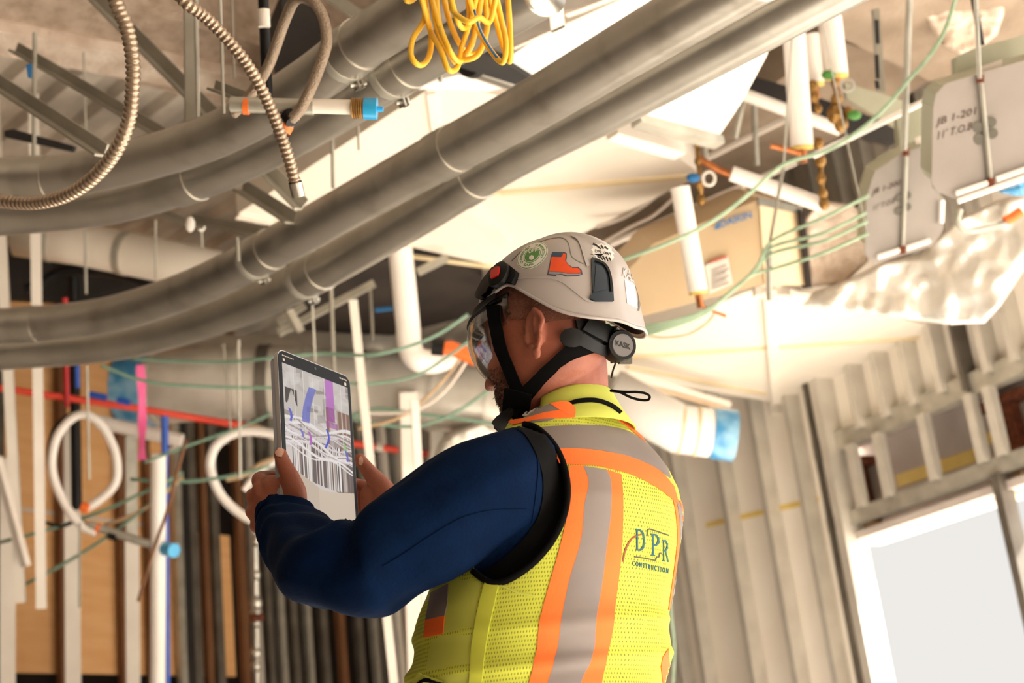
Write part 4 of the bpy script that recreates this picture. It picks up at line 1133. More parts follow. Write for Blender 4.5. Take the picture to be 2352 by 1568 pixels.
for pts, lb, d in (([(2196, 130), (2240, 110), (2352, 80), (2420, 70), (2420, 140), (2200, 200)], 'grey-green bracket plate above the larger junction box', 4.4), ([(2060, 260), (2140, 240), (2142, 320), (2066, 345)], 'grey-green bracket plate above the smaller junction box', 4.9)):
    e = MB(); e.prism([P(x, y, d) for x, y in pts], FW * .05); o = e.build('bracket_plate', 'box_side', smooth=False, label=lb, cat='plate')
    p0 = pts[0]
    e = MB(); k = 52 if d < 4.6 else 40; xx, yy = (2250, 172) if d < 4.6 else (2102, 335)
    e.prism([P(x, y, d - .15 if d < 4.6 else d - .1) for x, y in ((xx, yy), (xx + k, yy - 18), (xx + k, yy - 36), (xx, yy - 18))], FW * .003); e.build('paper_tag', 'paper', o, smooth=False)
crumpled('blue_sheeting', [(2290, 440), (2352, 418), (2420, 400), (2420, 450), (2330, 450)], 4.9, .02, 'blue_wrap', 'blue plastic sheet behind the larger junction box at the right border', 'plastic sheet', .02, 14, 8)
hose('flexible_hose', [(2205, 480), (2200, 510), (2225, 528), (2270, 522), (2310, 512), (2345, 490)], 4.9, .012, 'steel', 'curved silver tube below the larger junction box')
e = MB(); e.tube([P(2308, 508, 4.9), P(2325, 500, 4.9), P(2345, 486, 4.9)], .018, 10); e.build('orange_clamp', 'orange_plastic', label='orange clamp on the curved silver tube at the right', cat='clamp')
e = MB(); e.tube([P(2250, 665, 6.2), P(2300, 640, 6.1), P(2380, 580, 6.0)], .030, 14); pf = e.build('white_pipe', 'white_pipe', label='white pipe with blue valve at the right border below the foil duct', cat='pipe')
e = MB(); e.blob(P(2272, 663, 6.1), RT * .035, FW * .03, UP * .032, 12, 8); e.build('blue_valve', 'blue_plastic', pf)
e = MB(); e.blob(P(2258, 655, 6.12), RT * .03, FW * .03, UP * .02, 12, 8); e.build('yellow_foam', 'yellow_end', pf)
e = MB(); e.prism([P(x, y, 6.4) for x, y in ((2236, 700), (2305, 680), (2310, 690), (2280, 705), (2250, 708))], FW * .05); e.build('rusty_plate', 'rust', smooth=False, label='small rusty plate under the pipe with the blue valve', cat='plate')

# ---- green cables
def cable(pts, lb, m='green_cable', r_=.0062, n=8):
    sp = spline(pts, n); e = MB(); e.tube([P(*a) for a in sp], r_, 8); return e.build('cable', m, smooth='all', label=lb, cat='cable')
cable([(2200, -20, 4.3), (2170, 70, 4.3), (2130, 135, 4.3), (2088, 182, 4.35), (2040, 240, 4.4), (1980, 295, 4.5), (1900, 345, 4.55), (1800, 378, 4.6), (1720, 445, 4.6), (1640, 505, 4.6), (1540, 556, 4.6), (1420, 600, 4.7), (1380, 615, 4.8)], 'long green cable running from the top right corner down to the helmet', r_=.0070)
gb = [((1988, 452), 'highest of the four green cables entering the smaller junction box', 0), ((1982, 492), 'second highest green cable entering the smaller junction box', 1), ((1984, 512), 'third green cable entering the smaller junction box', 2), ((1986, 540), 'lowest green cable entering the smaller junction box', 3)]
for (x, y), lb, k in gb:
    cable([(x + 8, y - 4, 4.68), (x - 90, y + 45 - 2 * k, 4.7), (1775 + 2 * k, 552 + 14 * k + (22 if k == 3 else 0), 4.88), (1740 - 4 * k, 610 + 7 * k, 4.9), (1690 - 6 * k, 662 + 4 * k, 4.9), (1620, 712 + 3 * k, 4.9), (1540, 738 + 5 * k, 4.9), (1460, 750 + 7 * k, 4.95), (1380, 742 + 6 * k, 5.0)], lb)
cable([(1640, 722, 5.0), (1620, 745, 5.0), (1580, 768, 5.0), (1530, 775, 5.0), (1490, 772, 5.0)], 'thin yellow-green cable curving over the cross-braced duct', 'tan_cable', .005)
cable([(1075, 722, 5.5), (1010, 765, 5.5), (940, 795, 5.5), (850, 815, 5.5), (740, 812, 5.6), (620, 822, 5.6), (500, 832, 5.7), (300, 824, 5.8)], 'green cable sagging from the face shield to the upper left of the tablet', 'green_dark', .007)
cable([(232, 838, 5.8), (290, 862, 5.8), (360, 880, 5.8), (440, 886, 5.8), (620, 890, 5.8), (720, 880, 5.8), (860, 880, 5.8), (960, 860, 5.8), (1040, 810, 5.8), (1080, 780, 5.8)], 'green cable passing behind the tablet at the height of its screen top', 'green_dark', .007)
cable([(810, 960, 6.2), (880, 975, 6.2), (960, 978, 6.2), (1040, 950, 6.2), (1110, 905, 6.2), (1140, 880, 6.2)], 'green cable sagging between the tablet and the nose', 'green_dark', .008)
cable([(620, 950, 6.3), (560, 978, 6.3), (440, 1020, 6.3), (330, 1062, 6.3)], 'dark green cable left of the tablet below the round duct', 'green_dark', .007)
cable([(805, 955, 6.3), (870, 938, 6.3), (960, 950, 6.3), (1060, 962, 6.3), (1150, 975, 6.3)], 'green cable nearly level between the tablet and the beard', 'green_dark', .008)
cable([(1075, 790, 6.0), (1030, 860, 6.0), (960, 930, 6.0), (900, 965, 6.0), (820, 985, 6.0)], 'tan cable crossing the green cables right of the tablet', 'tan_cable', .007)
cable([(1090, 800, 6.0), (1020, 900, 6.0), (940, 945, 6.0), (830, 948, 6.0)], 'pale cable right of the tablet crossing the round duct', 'paper', .007)
cable([(1370, 520, 5.9), (1430, 500, 5.9), (1480, 470, 5.9), (1520, 440, 5.9), (1570, 428, 5.9)], 'pale cable above the helmet along the brown beam', 'paper', .009)
cable([(1380, 560, 5.9), (1450, 520, 5.9), (1500, 495, 5.9), (1550, 452, 5.9)], 'second pale cable above the helmet, lower one', 'paper', .007)
cable([(1545, 1568, 6.6), (1548, 1480, 6.6), (1540, 1400, 6.6), (1536, 1300, 6.6)], 'thin green cable hanging down right of the vest', 'green_cable', .007)
# =================================================================== PERSON
random.seed(5)
bodyc = PY(1262, 1568, 2.25)
person = empty('person', (bodyc.x, bodyc.y, 0.0),
               'person in white helmet, navy sweatshirt and yellow safety vest holding up a tablet', 'person')
SH = Vector((0.65, 0.76, 0)).normalized()       # towards his right shoulder (away from camera)
FD = Vector((-0.76, 0.65, 0)).normalized()      # where the chest points

# ---- torso stations: image row, left edge, right edge, depth/width ratio, Y
TOR = [(1700, 948, 1520, 0.70, 2.24), (1568, 960, 1527, 0.70, 2.25), (1500, 970, 1532, 0.70, 2.25), (1420, 985, 1537, 0.70, 2.26), (1340, 1010, 1549, 0.70, 2.26),
       (1260, 1036, 1561, 0.68, 2.26), (1190, 1062, 1567, 0.66, 2.26), (1130, 1090, 1556, 0.62, 2.26), (1080, 1118, 1535, 0.58, 2.26),
       (1040, 1145, 1506, 0.56, 2.26), (1000, 1172, 1472, 0.55, 2.26), (970, 1186, 1446, 0.58, 2.26), (945, 1200, 1428, 0.68, 2.26), (925, 1204, 1412, 0.78, 2.26)]
def torso_ring(row, k, n=120, shrink=1.0, bumps=False):
    xl, xr, kk, Y = lerp_table([(t[0],) + t[1:] for t in reversed(TOR)], row)
    c = PY((xl + xr) / 2, row, Y)
    w = (xr - xl) / 2 * mpx(c) * shrink
    A = w / math.sqrt(SH.x ** 2 + (FD.x * kk) ** 2)
    B = A * kk
    out = []
    for i in range(n):
        a = 2 * math.pi * i / n
        ca, sa = math.cos(a), math.sin(a)
        e = 0.86
        x = math.copysign(abs(ca) ** e, ca); y = math.copysign(abs(sa) ** e, sa)
        p = c + SH * (A * x) + FD * (B * y)
        if bumps:
            nn = (SH * (ca / A) + FD * (sa / B)).normalized()
            f = noise.noise(Vector((p.x * 5, p.y * 5, p.z * 3.0))) * 0.010
            f += 0.005 * math.sin(p.z * 55 + 3.0 * ca) * max(0, math.sin((1.30 - p.z) * 6)) * (1 if p.z < 1.3 else 0)
            for r0_, am_ in ((1462, .0045), (1545, .0065)):
                f += am_ * math.exp(-((row - r0_ - 14 * math.sin(a * 2)) / 15.0) ** 2) * (1 if ca < .6 else .3)
            p = p + nn * f
        out.append(p)
    return out, 2 * math.pi * math.sqrt((A * A + B * B) / 2)

def rows(a, b, step):
    n = int(abs(b - a) / step); return [a + (b - a) * i / n for i in range(n + 1)]

# ---- arms : px, py, Y, radius px
LARM = [(1215, 1075, 2.13, 98), (1150, 1105, 2.08, 116), (1060, 1155, 2.06, 128), (960, 1225, 2.05, 126), (870, 1283, 2.06, 117), (790, 1310, 2.08, 106),
        (722, 1285, 2.16, 96), (678, 1238, 2.26, 79), (652, 1195, 2.33, 62), (640, 1172, 2.35, 55)]
RARM = [(1475, 1120, 2.42, 80), (1400, 1200, 2.52, 84), (1260, 1290, 2.62, 78), (1120, 1300, 2.66, 72), (1000, 1245, 2.62, 62), (920, 1200, 2.57, 48), (892, 1190, 2.555, 42)]
def arm_pts(tab, n=8, f=1.0):
    sp = spline(tab, n)
    pts = [PY(a[0], a[1], a[2]) for a in sp]
    return pts, [a[3] * mpx(p) * f for a, p in zip(sp, pts)]

# ---- head
HO = PY(1252, 790, 2.235)
hf = Vector((-0.84, 0.54, -0.02)).normalized()
hl = Vector((-hf.y, hf.x, 0)).normalized() * -1
if hl.y > 0: hl = -hl                            # his left ear side points to the camera
hu = hl.cross(hf); hu = hu if hu.z > 0 else -hu
def HP(x, y, z): return HO + hf * x + hl * y + hu * z
HEAD = [(.135, .0, -.0, .0), (.128, .04, -.05, .042), (.11, .068, -.082, .062), (.085, .088, -.098, .074), (.055, .098, -.104, .080), (.025, .100, -.104, .081),
        (.008, .095, -.103, .080), (-.01, .090, -.101, .078), (-.03, .092, -.097, .076), (-.05, .093, -.089, .073), (-.07, .092, -.075, .069), (-.088, .089, -.05, .064),
        (-.104, .087, -.025, .056), (-.118, .083, .0, .045), (-.128, .065, .02, .028)]
def head_ring(z, n=48, grow=0.0):
    tab = [(t[0],) + t[1:] for t in reversed(HEAD)]
    xf, xb, w = lerp_table(tab, z)
    xf += grow; xb -= grow; w += grow
    cx = (xf + xb) / 2; a = (xf - xb) / 2
    o = []
    for i in range(n):
        t = 2 * math.pi * i / n
        c, s_ = math.cos(t), math.sin(t)
        e = 0.85
        o.append(HP(cx + a * math.copysign(abs(c) ** e, c), w * math.copysign(abs(s_) ** e, s_), z))
    return o
hb = MB()
hb.rings([head_ring(HEAD[i][0] if i else .134) for i in range(len(HEAD))])
# brow, nose, lips, chin, cheek
def HB(x, y, z, a, b, c, nu=14, nv=10, pitch=0):
    hx = hf * math.cos(pitch) + hu * math.sin(pitch); hz = -hf * math.sin(pitch) + hu * math.cos(pitch)
    hb.blob(HP(x, y, z), hx * a, hl * b, hz * c, nu, nv)
HB(.088, .028, .018, .018, .034, .010); HB(.088, -.028, .018, .018, .034, .010)
HB(.098, 0, -.012, .013, .010, .030, pitch=-0.35)
HB(.112, 0, -.035, .016, .012, .014); HB(.118, 0, -.039, .011, .0115, .010)
HB(.102, .013, -.042, .013, .009, .008); HB(.102, -.013, -.042, .013, .009, .008)
HB(.091, 0, -.060, .012, .02, .007); HB(.094, 0, -.0655, .011, .023, .0055); HB(.091, 0, -.0755, .011, .021, .006)
HB(.083, 0, -.103, .018, .024, .017)
HB(.055, .048, -.035, .032, .022, .026); HB(.055, -.048, -.035, .032, .022, .026)
# ears: rim torus, bowl, lobe
def ear(sgn):
    cx, cz = -.028, -.008
    rim = []
    for k in range(15):
        t = R(-62 + k * 19.5)
        rx = .019 if math.sin(t) > 0 else .0165
        rim.append(HP(cx - math.cos(t) * rx - .012 + (0.006 if math.sin(t) < 0 else 0), sgn * (.093 - .010 * (math.cos(t) < 0)), cz + math.sin(t) * .034))
    hb.tube(rim, [.004] + [.0052] * 13 + [.0045], 10)
    hb.blob(HP(cx - .010, sgn * .083, cz + .002), hf * .018, hl * .0055, hu * .031, 14, 8)
    hb.blob(HP(cx - .006, sgn * .087, cz - .036), hf * .009, hl * .0065, hu * .012, 12, 8)
    hb.blob(HP(cx - .014, sgn * .089, cz + .006), hf * .007, hl * .006, hu * .020, 10, 8)
    hb.blob(HP(cx + .008, sgn * .086, cz - .010), hf * .005, hl * .006, hu * .009, 10, 8)
ear(1); ear(-1)
# neck
nk = [PY(1292, 790, 2.24), PY(1300, 850, 2.25), PY(1302, 900, 2.255), PY(1306, 950, 2.26), PY(1312, 1010, 2.26)]
hb.tube(nk, [.068, .069, .069, .070, .075], 28)
# torso, arms and legs of the one continuous body
hb.rings([torso_ring(r_, 0, 60, 0.88)[0] for r_ in rows(965, 1690, 38)])
for tab in (LARM, RARM):
    p_, r_ = arm_pts(tab, 3, 0.72)
    hb.tube(p_, r_, 16)

def limb(pts, rad, seg=14, n=5):
    sp = spline([tuple(p) + (r_,) for p, r_ in zip(pts, rad)], n)
    q = [Vector(s_[:3]) for s_ in sp]; rr = [s_[3] for s_ in sp]
    hb.tube(q, rr, seg)
    hb.ball(q[-1], rr[-1] * 1.0, 12, 8); hb.ball(q[0], rr[0], 12, 8)

# ---- tablet frame (needed by the hands)
TL = P(637, 799, 2.445)
TWID, THGT = .215, .296
_best = None
for _i in range(900):                            # turn about the vertical until the far edge sits right
    _a = R(_i * .1)
    _q = TL + Vector((math.cos(_a), math.sin(_a), 0)) * TWID
    _e = abs(proj(_q)[0] - 803)
    if _best is None or _e < _best[0]: _best = (_e, _a)
_h = Vector((math.cos(_best[1]), math.sin(_best[1]), 0))
tx = _h * math.cos(.022) - Z * math.sin(.022)
tdn = -Z * math.cos(.022) - _h * math.sin(.022)
tn = tx.cross(tdn).normalized()
if tn.dot(TL - CAM) > 0: tn = -tn                # screen normal, towards his face and the lens
def TP(u, v, w=0.0):
    """u across (0..1), v down (0..1), w metres off the screen"""
    return TL + tx * (TWID * u) + tdn * (THGT * v) + tn * w
print('TABLET', TWID, 'BL', proj(TP(0, 1)), 'BR', proj(TP(1, 1)), 'tn', tn)

# ---- left hand (thumb over the bezel, fingers closing behind)
def hpts(l): return [PY(*a) for a in l]
TH0 = 2.325
limb(hpts([(655, 1185, 2.345), (676, 1142, 2.315), (668, 1100, 2.30), (653, 1068, 2.30), (644, 1042, 2.308)]), [.024, .022, .0165, .0135, .0115])
limb(hpts([(640, 1175, 2.35), (638, 1150, 2.335), (630, 1120, 2.325)]), [.030, .030, .022])
limb(hpts([(645, 1185, 2.35), (620, 1180, 2.345), (606, 1170, 2.345)]), [.028, .029, .024])
limb(hpts([(645, 1160, 2.34), (618, 1140, 2.335), (604, 1128, 2.335)]), [.028, .026, .020])
limb(hpts([(655, 1120, 2.325), (640, 1115, 2.32), (618, 1108, 2.33)]), [.018, .018, .014])
limb(hpts([(620, 1120, 2.33), (596, 1106, 2.345), (600, 1096, 2.375), (632, 1094, 2.40), (668, 1100, 2.42)]), [.0155, .0135, .0115, .0100, .0085])
limb(hpts([(610, 1150, 2.335), (583, 1142, 2.35), (586, 1134, 2.385), (620, 1128, 2.42), (668, 1134, 2.44)]), [.0160, .0140, .0115, .0100, .0085])
limb(hpts([(608, 1180, 2.34), (583, 1176, 2.352), (585, 1170, 2.385), (622, 1164, 2.42), (668, 1168, 2.44)]), [.0160, .0140, .0112, .0098, .0083])
limb(hpts([(615, 1205, 2.345), (592, 1208, 2.355), (592, 1202, 2.38), (620, 1196, 2.41), (655, 1198, 2.425)]), [.0150, .0130, .0105, .0090, .0078])
# ---- right hand (far side)
limb(hpts([(897, 1185, 2.555), (888, 1150, 2.54), (876, 1118, 2.53), (852, 1088, 2.525), (826, 1054, 2.515)]), [.029, .030, .0205, .0150, .0115])
limb(hpts([(893, 1195, 2.56), (868, 1165, 2.555), (858, 1140, 2.55)]), [.030, .031, .026])
for i, (yy, r0) in enumerate([(1112, .0115), (1138, .012), (1164, .0115), (1188, .010)]):
    limb(hpts([(862, yy + 16, 2.565), (838, yy + 6, 2.60), (806, yy - 2, 2.605), (772, yy - 4, 2.565)]), [r0 * 1.3, r0 * 1.1, r0, r0 * .85])
print('fusing body')
bvs, bfs = fuse(hb, 0.0034, 3)
print('body', len(bvs))
# knuckle creases and eye sockets
body = finish('body', bvs, bfs, 'skin', person, smooth='all')
BB = bvh_of(bvs, bfs)
# eyes
for sg in (1, -1):
    e = MB(); e.ball(HP(.083, sg * .031, .002), .0125, 16, 12)
    eo = e.build('eye', 'eye_white', person, smooth='all')
    e = MB(); e.blob(HP(.0945, sg * .031, .001), hf * .002, hl * .0055, hu * .0055, 12, 6)
    e.build('iris', 'iris', eo, smooth='all')
    e = MB(); e.tube([HP(.088 + .006 * math.cos(t), sg * (.031 + .016 * math.sin(t)), .008 - .004 * abs(math.sin(t))) for t in [x * .25 for x in range(-5, 6)]], .0032, 8)
    e.build('eyelid', 'skin', eo, smooth='all')
    e = MB(); e.tube([HP(.104 - .3 * (y_ - .012) ** 1.4, sg * y_, .022 + .12 * (y_ - .012) - 3 * (y_ - .03) ** 2) for y_ in [.012, .02, .028, .036, .044, .05]], [.003, .004, .004, .004, .003, .002], 8)
    e.build('eyebrow', 'hair', person, smooth='all')
# nails
for nm, px_, py_, rx, ry in (('fingernail', 642, 1037, 10, 12), ('fingernail', 829, 1058, 5, 10)):
    pts = [(px_ + rx * math.cos(t * math.pi / 8), py_ + ry * math.sin(t * math.pi / 8)) for t in range(16)]
    decal(nm, pts, BB, 0.0002, 0.0009, 'nail', person, 5)
# beard: dense short hairs along jaw and chin
rb = random.Random(3)
mb = MB()
cnt = 0
while cnt < 2600:
    z = rb.uniform(-.128, -.036); side = 1 if rb.random() < .72 else -1
    t = rb.uniform(0, 1)
    # point outside the jaw, cast inwards
    ang = rb.uniform(-5, 82)
    if z > -.06 and ang < 38 and not (z < -.048 and ang < 20): continue
    if z > -.085 and ang > 78: continue
    dirv = (hf * math.cos(R(ang)) + hl * (side * math.sin(R(ang)))).normalized()
    src = HP(.02, 0, z) + dirv * .2
    loc, nrm, ii, dd = BB.ray_cast(src, -dirv)
    if loc is None: continue
    if (loc - HP(.02, 0, z)).length > .12: continue
    dn = (nrm * .55 - hu * .8 + dirv * .2 + Vector((rb.uniform(-.3, .3), rb.uniform(-.3, .3), rb.uniform(-.3, .3)))).normalized()
    L = rb.uniform(.004, .009)
    w = dn.cross(nrm).normalized() * .0006
    w2 = w.cross(dn).normalized() * .0006
    mb.add([loc - w - nrm * .0005, loc + w * .5 + w2 - nrm * .0005, loc + w * .5 - w2 - nrm * .0005, loc + dn * L], [(0, 1, 2), (0, 1, 3), (1, 2, 3), (2, 0, 3)])
    cnt += 1
bo = mb.build('beard', 'beard', person, smooth=False); bo['kind'] = 'stuff'
# cropped hair cap between ears and helmet
v2 = []
capv = []; zs = [i * .006 + .004 for i in range(19)]
hr = []
for z in zs:
    ring = head_ring(z, 60, .0022)
    hr.append([v for v in ring])
vsn = [v for r_ in hr for v in r_]; fsn = []
for j in range(len(hr) - 1):
    for k in range(60):
        ang = 360 * k / 60
        a = ang if ang <= 180 else 360 - ang      # 0 front .. 180 back
        zc = zs[j]
        lim = .075 if a < 62 else (.0 + .055 * max(0, (105 - a) / 43) if a < 105 else -.1)
        if zc < lim: continue
        fsn.append((j * 60 + k, j * 60 + (k + 1) % 60, (j + 1) * 60 + (k + 1) % 60, (j + 1) * 60 + k))
finish('cropped_hair', vsn, fsn, 'hair', person, smooth='all')

# ---- trousers and boots (below the frame)
wp = torso_ring(1690, 0, 8, .8)[0]
wc = sum(wp, Vector()) / 8
tr = MB()
for sg in (-1, 1):
    hip = wc + SH * (.09 * sg) + Z * .02
    kn = Vector((hip.x, hip.y, .50)) + FD * .04 + SH * (.03 * sg)
    an = Vector((kn.x, kn.y, .10)) - FD * .03 + SH * (.02 * sg)
    sp = spline([tuple(hip) + (.125,), tuple((hip + kn) / 2) + (.105,), tuple(kn) + (.08,), tuple((kn + an) / 2) + (.075,), tuple(an) + (.07,)], 5)
    tr.tube([Vector(s_[:3]) for s_ in sp], [s_[3] for s_ in sp], 18)
tr.blob(wc - Z * .02, SH * .19, FD * .13, Z * .12)
tv, tf = fuse(tr, .012, 3)
finish('trousers', tv, tf, 'trousers', person, smooth='all')
for sg in (-1, 1):
    an = Vector((wc.x, wc.y, .0)) + SH * (.14 * sg) + FD * .01
    b_ = MB()
    b_.tube([an + Z * .18, an + Z * .10, an + Z * .05], [.058, .055, .05], 16)
    b_.blob(an + FD * .07 + Z * .045, FD * .13, SH * .05, Z * .045)
    b_.box(an + FD * .06 + Z * .012, FD * .145, SH * .05, Z * .012)
    bv_, bf_ = fuse(b_, .006, 3)
    finish('boot', bv_, bf_, 'boots', person, smooth='all')

# ---- sweatshirt
sb = MB()
sb.rings([torso_ring(r_, 0, 60, .93 if r_ > 1060 else .80 + .13 * (r_ - 990) / 70)[0] for r_ in rows(990, 1680, 23)])
for tab, s0 in ((LARM, 1), (RARM, 2)):
    sp = spline(tab, 12)
    pts = [PY(a[0], a[1], a[2]) for a in sp]
    n = len(sp); rings = []; seg = 56
    u = Z.copy()
    for i in range(n):
        t = (pts[min(i + 1, n - 1)] - pts[max(i - 1, 0)]).normalized()
        u = (u - t * u.dot(t)).normalized(); w = t.cross(u)
        r_ = sp[i][3] * mpx(pts[i])
        f = i / (n - 1)
        ring = []
        for k in range(seg):
            a = 2 * math.pi * k / seg
            # folds: rings near cuff and elbow, diagonal drag lines on the upper arm
            fold = 0.0052 * math.sin(f * 78 + 2.6 * math.sin(a + 1) + 2.4 * math.sin(2 * a) + 3 * noise.noise(Vector((f * 9, a, 2)))) * min(1, max(0, (f - .62) * 5)) * (1 if f < .985 else 0)
            fold += 0.010 * math.sin(f * 34 + 2.2 * math.cos(a - .6)) * math.exp(-((f - .55) / .16) ** 2)
            fold += 0.009 * noise.noise(Vector((f * 7 + s0 * 9, math.cos(a) * 1.5, math.sin(a) * 1.5)))
            fold *= 1.0
            rr = max(r_ + fold, .02)
            ring.append(pts[i] + u * (rr * math.cos(a)) + w * (rr * math.sin(a)))
        rings.append(ring)
    sb.rings(rings)
print('fusing shirt')
svs, sfs = fuse(sb, 0.0045, 2)
shirt = finish('sweatshirt', svs, sfs, 'navy', person, smooth='all')
SB = bvh_of(svs, sfs)
# cuff bands
for tab in (LARM, RARM):
    sp = spline(tab, 10)
    pts = [PY(a[0], a[1], a[2]) for a in sp][-9:]
    rr = [a[3] * mpx(PY(*a[:3])) + .0022 for a in sp][-9:]
    c_ = MB(); c_.tube(pts, rr, 40)
    ext = pts[-1] + (pts[-1] - pts[-2]).normalized() * .004
    c_.tube([pts[-1], ext], [rr[-1], rr[-1] * .9], 40)
    c_.build('cuff', 'navy', shirt, smooth='all')
# seams of the sleeve
ribbon('sleeve_seam', [(1188, 985, 4), (1218, 1010, 4), (1236, 1060, 4), (1232, 1130, 4), (1222, 1200, 4)], SB, .0003, .0012, 'navy', shirt, 2, 8)
ribbon('sleeve_seam', [(1210, 1170, 3), (1130, 1172, 3), (1060, 1190, 3), (990, 1230, 3), (930, 1270, 3), (880, 1300, 3)], SB, .0003, .0012, 'navy', shirt, 2, 8)

# ---- vest shell
ARMHOLE = [(1205, 976), (1232, 984), (1262, 1010), (1284, 1044), (1298, 1085), (1303, 1130), (1296, 1180), (1275, 1230), (1245, 1272), (1210, 1306), (1165, 1334), (1125, 1338),
           (1088, 1312), (1070, 1270), (1075, 1180), (1090, 1110), (1120, 1050), (1160, 1000)]
NECKLINE = [(1090, 880), (1150, 985), (1172, 969), (1208, 958), (1262, 926), (1300, 924), (1340, 905), (1340, 860)]
NV = 240
vr = [torso_ring(r_, 0, NV, 1.0, True) for r_ in rows(932, 1690, 5)]
vv = [v for r_, _ in vr for v in r_]
nr = len(vr)
vf = []; vfull = []
for j in range(nr - 1):
    for k in range(NV):
        q = (j * NV + k, j * NV + (k + 1) % NV, (j + 1) * NV + (k + 1) % NV, (j + 1) * NV + k)
        vfull.append(q)
        c = (vv[q[0]] + vv[q[1]] + vv[q[2]] + vv[q[3]]) / 4
        nrm = (vv[q[1]] - vv[q[0]]).cross(vv[q[3]] - vv[q[0]])
        ctr = sum((vv[j * NV + kk] for kk in range(0, NV, 30)), Vector()) / 8
        if nrm.dot(c - ctr) < 0: nrm = -nrm
        x, y = proj(c)
        if nrm.dot(c - CAM) < 0 and inside(x, y, ARMHOLE): continue
        if inside(x, y, NECKLINE): continue
        # far armhole
        fa = P(1530, 1150, 2.5)
        # far arm leaves the vest at the far shoulder, forward side
        rel = c - PY(1470, 1125, 2.45)
        if nrm.dot(SH) > 0 and nrm.dot(c - CAM) > 0 and rel.length < .105 and (c - ctr).dot(SH) > .05: continue
        vf.append(q)
used = sorted({i for f in vf for i in f}); remap = {a: b for b, a in enumerate(used)}
VB = bvh_of(vv, vfull)
vest_v = [vv[i] for i in used]; vest_f = [tuple(remap[i] for i in f) for f in vf]
vest = finish('safety_vest', vest_v, vest_f, 'vest_mesh', person, smooth='all')
me = vest.data
uvl = me.uv_layers.new(name='UVMap')
per = vr[len(vr) // 2][1]
for poly in me.polygons:
    ks = [used[v] % NV for v in poly.vertices]
    wrap = max(ks) - min(ks) > NV / 2
    for li, vi in zip(poly.loop_indices, poly.vertices):
        k = used[vi] % NV
        if wrap and k < NV / 2: k += NV
        uvl.data[li].uv = (k / NV * per, WPOS[vest.name].z + me.vertices[vi].co.z)
sol = vest.modifiers.new('thickness', 'SOLIDIFY'); sol.thickness = 0.0016; sol.offset = 1
TH = .0012
O1 = .0018
# armhole binding
bp = []
for x, y, *_ in spline([(a[0], a[1], 0) for a in ARMHOLE[0:13]], 5):
    l, n = cast(VB, x, y); bp.append(l + n * .002)
e = MB(); e.tube(bp, .0050, 8); e.build('armhole_binding', 'black_fabric', vest, smooth='all')
band2('armhole_shade', [(1225, 978), (1256, 1000), (1284, 1045), (1300, 1095), (1300, 1150), (1282, 1210), (1252, 1262), (1208, 1306), (1158, 1336), (1112, 1336)],
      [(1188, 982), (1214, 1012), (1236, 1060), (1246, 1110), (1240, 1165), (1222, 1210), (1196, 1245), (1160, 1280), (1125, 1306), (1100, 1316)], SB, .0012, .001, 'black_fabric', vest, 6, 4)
# back: yoke orange / silver / orange, two vertical stripe sets
band2('orange_band', [(1180, 978), (1240, 966), (1300, 962), (1352, 957), (1400, 960), (1430, 975), (1460, 1000), (1480, 1018)],
      [(1168, 968), (1210, 962), (1262, 948), (1330, 942), (1385, 946), (1428, 958), (1452, 975), (1482, 1006)], VB, O1 + .0004, TH, 'orange_tape', vest, 5, 8)
band2('reflective_band', [(1232, 984), (1290, 980), (1350, 978), (1400, 982), (1440, 992), (1478, 1016), (1505, 1042), (1532, 1078)],
      [(1268, 1036), (1310, 1032), (1360, 1034), (1400, 1040), (1440, 1050), (1480, 1064), (1510, 1080), (1538, 1100)], VB, O1, TH, 'silver_tape', vest, 10, 8)
band2('orange_band', [(1268, 1034), (1310, 1032), (1360, 1035), (1400, 1041), (1440, 1050), (1480, 1065), (1515, 1085), (1545, 1118)],
      [(1284, 1066), (1320, 1068), (1365, 1071), (1405, 1079), (1445, 1090), (1485, 1108), (1520, 1130), (1556, 1160)], VB, O1 + .0004, TH, 'orange_tape', vest, 6, 8)
A = [(1306, 1070), (1307, 1130), (1300, 1190), (1281, 1270), (1258, 1350), (1238, 1430), (1230, 1500), (1214, 1568), (1206, 1620)]
B = [(1338, 1072), (1350, 1110), (1340, 1160), (1332, 1240), (1306, 1330), (1288, 1420), (1276, 1500), (1256, 1568), (1250, 1620)]
C_ = [(1390, 1080), (1401, 1110), (1400, 1180), (1390, 1260), (1380, 1340), (1366, 1430), (1360, 1500), (1332, 1568), (1328, 1620)]
D_ = [(1424, 1090), (1428, 1130), (1428, 1200), (1424, 1280), (1412, 1380), (1406, 1440), (1394, 1500), (1380, 1568), (1376, 1620)]
band2('orange_stripe', A, B, VB, O1, TH, 'orange_tape', vest, 8, 8)
band2('reflective_stripe', B, C_, VB, O1 + .0003, TH, 'silver_tape', vest, 10, 8)
band2('orange_stripe', C_, D_, VB, O1, TH, 'orange_tape', vest, 8, 8)
